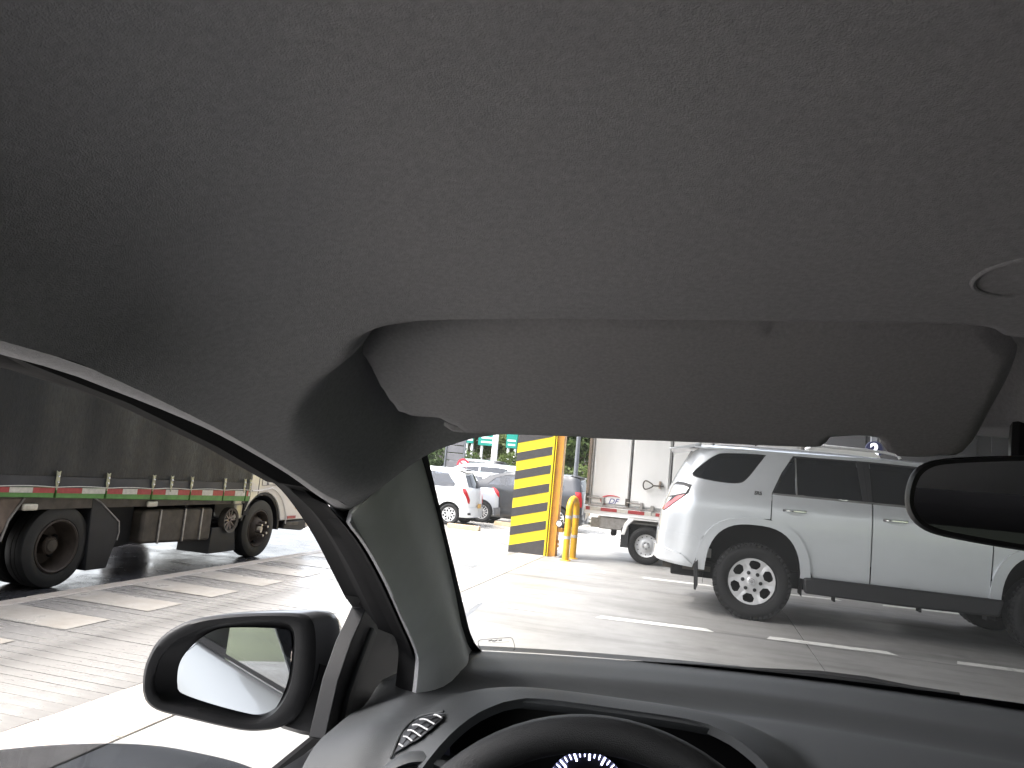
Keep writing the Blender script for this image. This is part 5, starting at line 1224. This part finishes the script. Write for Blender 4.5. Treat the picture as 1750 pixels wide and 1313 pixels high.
# roof lamp moulding
lc = at_f((1765, 476), z0, .15, .9); g = MB()
ang = np.linspace(0, 2*math.pi, 49)[:-1]; g.tube([(lc[0]+.024*math.cos(a), lc[1]+.024*math.sin(a), z0(lc[0]+.024*math.cos(a), lc[1]+.024*math.sin(a))+.0004) for a in ang], .0016, 8, closed=True); g.build('roof_lamp', 'headliner', car, smooth=True)

# interior mirror
mc = at_y((1770, 862), .66); mn = np.array(CAM)+V(.30, -.9, -.05)-mc
to_cam = CAM-mc; to_cam /= np.linalg.norm(to_cam); back_d = V(.05, -1, .03); back_d /= np.linalg.norm(back_d)
mn = to_cam+back_d; mn /= np.linalg.norm(mn)
mr = np.cross(V(0, 0, 1), -mn); mr /= np.linalg.norm(mr); mr = mr*math.cos(R(-1.0))+np.cross(-mn, mr)*math.sin(R(-1.0)); mu = np.cross(mr, -mn)*1.; mu = np.cross(-mn, mr)*-1
if mu[2] < 0: mu = -mu
def on_m(p, off=0.):
    d = cr(*p); t = ((mc+mn*off-CAM)@mn)/(d@mn); return CAM+d*t
mo = [(1549, 858), (1552, 830), (1562, 806), (1580, 792), (1610, 784), (1680, 780), (1800, 777), (1900, 778), (1975, 786), (1992, 810), (1990, 870), (1980, 930), (1960, 962), (1920, 968), (1850, 956), (1750, 942), (1660, 927), (1600, 914), (1572, 900), (1556, 882)]
mi = [(1561, 858), (1564, 835), (1572, 815), (1588, 801), (1615, 794), (1680, 790), (1800, 787), (1900, 788), (1968, 796), (1982, 815), (1980, 868), (1970, 926), (1952, 951), (1915, 957), (1850, 945), (1750, 931), (1662, 916), (1605, 904), (1580, 892), (1567, 878)]
O = lerp_curve([on_m(p) for p in smoothpoly(mo, 3)]+[on_m(smoothpoly(mo, 3)[0])], 97)[:-1]; I = lerp_curve([on_m(p) for p in smoothpoly(mi, 3)]+[on_m(smoothpoly(mi, 3)[0])], 97)[:-1]
ctr = O.mean(0)
g = MB(); g.grid([list(r_) for r_ in (I-mn*.004, I+mn*.003, (I*.35+O*.65)+mn*.004, O-mn*.002, O-mn*.010, ctr+(O-ctr)*.93-mn*.030, ctr+(O-ctr)*.6-mn*.045, ctr+(O-ctr)*.05-mn*.048)], True); rvm = g.build('rear_view_mirror', 'trim_black', car, smooth=True, angle=60)
g = MB(); g.add([tuple(p+mn*.0005) for p in I], [tuple(range(len(I)))]); face_to(g, mn); g.build('mirror_glass', 'mirror_glass', rvm, keep=True)
mt = V(XC-.01, .80, ws(XC, .80)-.006); g = MB(); g.tube([ctr-mn*.04, (ctr-mn*.07)*.6+mt*.4+V(0, 0, -.0), mt], [.012, .012, .02], 10); g.build('mirror_stem', 'trim_black', rvm, smooth=True)

# door mirror outside
SM = at_y((420, 1150), 1.07)
sn = V(.36, -.93, .05); sn /= np.linalg.norm(sn)
def on_s(p, off=0.):
    p = (200+p[0]/3.125, 980+p[1]/3.125); d = cr(*p); t = ((SM+sn*off-CAM)@sn)/(d@sn); return CAM+d*t
so_ = smoothpoly([(135, 600), (150, 490), (210, 370), (300, 295), (420, 248), (600, 224), (800, 215), (960, 217), (1025, 235), (1055, 290), (1062, 420), (1050, 560), (1010, 690), (950, 780), (870, 825), (780, 842), (690, 843), (560, 820), (350, 770), (220, 737), (160, 695), (140, 650)], 3)
si_ = smoothpoly([(192, 600), (200, 540), (230, 455), (300, 372), (420, 312), (540, 277), (700, 258), (860, 260), (928, 280), (950, 330), (948, 450), (928, 590), (885, 690), (820, 762), (740, 790), (640, 783), (500, 748), (380, 715), (262, 690), (210, 650)], 3)
sg_ = smoothpoly([(320, 560), (330, 490), (370, 420), (450, 345), (540, 300), (650, 290), (800, 292), (900, 300), (930, 330), (932, 430), (915, 560), (880, 660), (830, 740), (780, 758), (650, 735), (480, 690), (340, 640), (322, 600)], 3)
def loop(px, off, n=96):
    q = [on_s(p, off) for p in px]; return lerp_curve(q+[q[0]], n+1)[:-1]
O = loop(so_, 0); I = loop(si_, 0); G = loop(sg_, -.022); ctr = O.mean(0)
g = MB(); g.grid([list(r_) for r_ in (O-sn*.012, O-sn*.002, O*.75+I*.25+sn*.003, O*.25+I*.75+sn*.003, I, I-sn*.012, (I*.4+G*.6)-sn*.010, G*1.0-sn*.006)], True); dm = g.build('door_mirror', 'trim_black', car, smooth=True, angle=50)
fw = V(.25, 1, -.03); fw /= np.linalg.norm(fw)
g = MB(); g.grid([list(r_) for r_ in (O-sn*.010, (ctr+(O-ctr)*1.025)+fw*.03, (ctr+(O-ctr)*1.0)+fw*.06, (ctr+(O-ctr)*.86)+fw*.095, (ctr+(O-ctr)*.55)+fw*.118, (ctr+(O-ctr)*.1)+fw*.125)], True); g.build('mirror_cap', 'own_paint', dm, smooth=True, angle=60)
gcn = G.mean(0); to_cam = CAM-gcn; to_cam /= np.linalg.norm(to_cam); bd = V(.22, -1, -.12); bd /= np.linalg.norm(bd); gn = to_cam+bd; gn /= np.linalg.norm(gn)
g = MB(); g.add([tuple(p) for p in G], [tuple(range(len(G)))]); face_to(g, sn)
# tilt the glass in its housing so that it looks along the flank
gv_ = []
for p in g.v:
    p = np.array(p); q = p-gcn; gv_.append(tuple(p-sn*0-gn*0+(-(q@gn)/(sn@gn))*sn))
g.v = gv_; g.build('mirror_glass', 'mirror_glass', dm, keep=True)
def on_sx(p, X): p = (200+p[0]/3.125, 980+p[1]/3.125); return at_x(p, X)
r0_ = [on_s(p, -.03) for p in [(1055, 470), (1040, 560), (1000, 690), (930, 800), (880, 828)]]
r1_ = [on_sx(p, -.40) for p in [(1215, 520), (1205, 560), (1180, 660), (1130, 800), (1105, 880)]]
g = MB(); g.grid([[a for a in r0_], [(a*.5+b*.5)+V(0, -.005, .0) for a, b in zip(r0_, r1_)], [b for b in r1_]]); g.build('mirror_arm', 'trim_black', dm, smooth=True, solid=.02, angle=60)
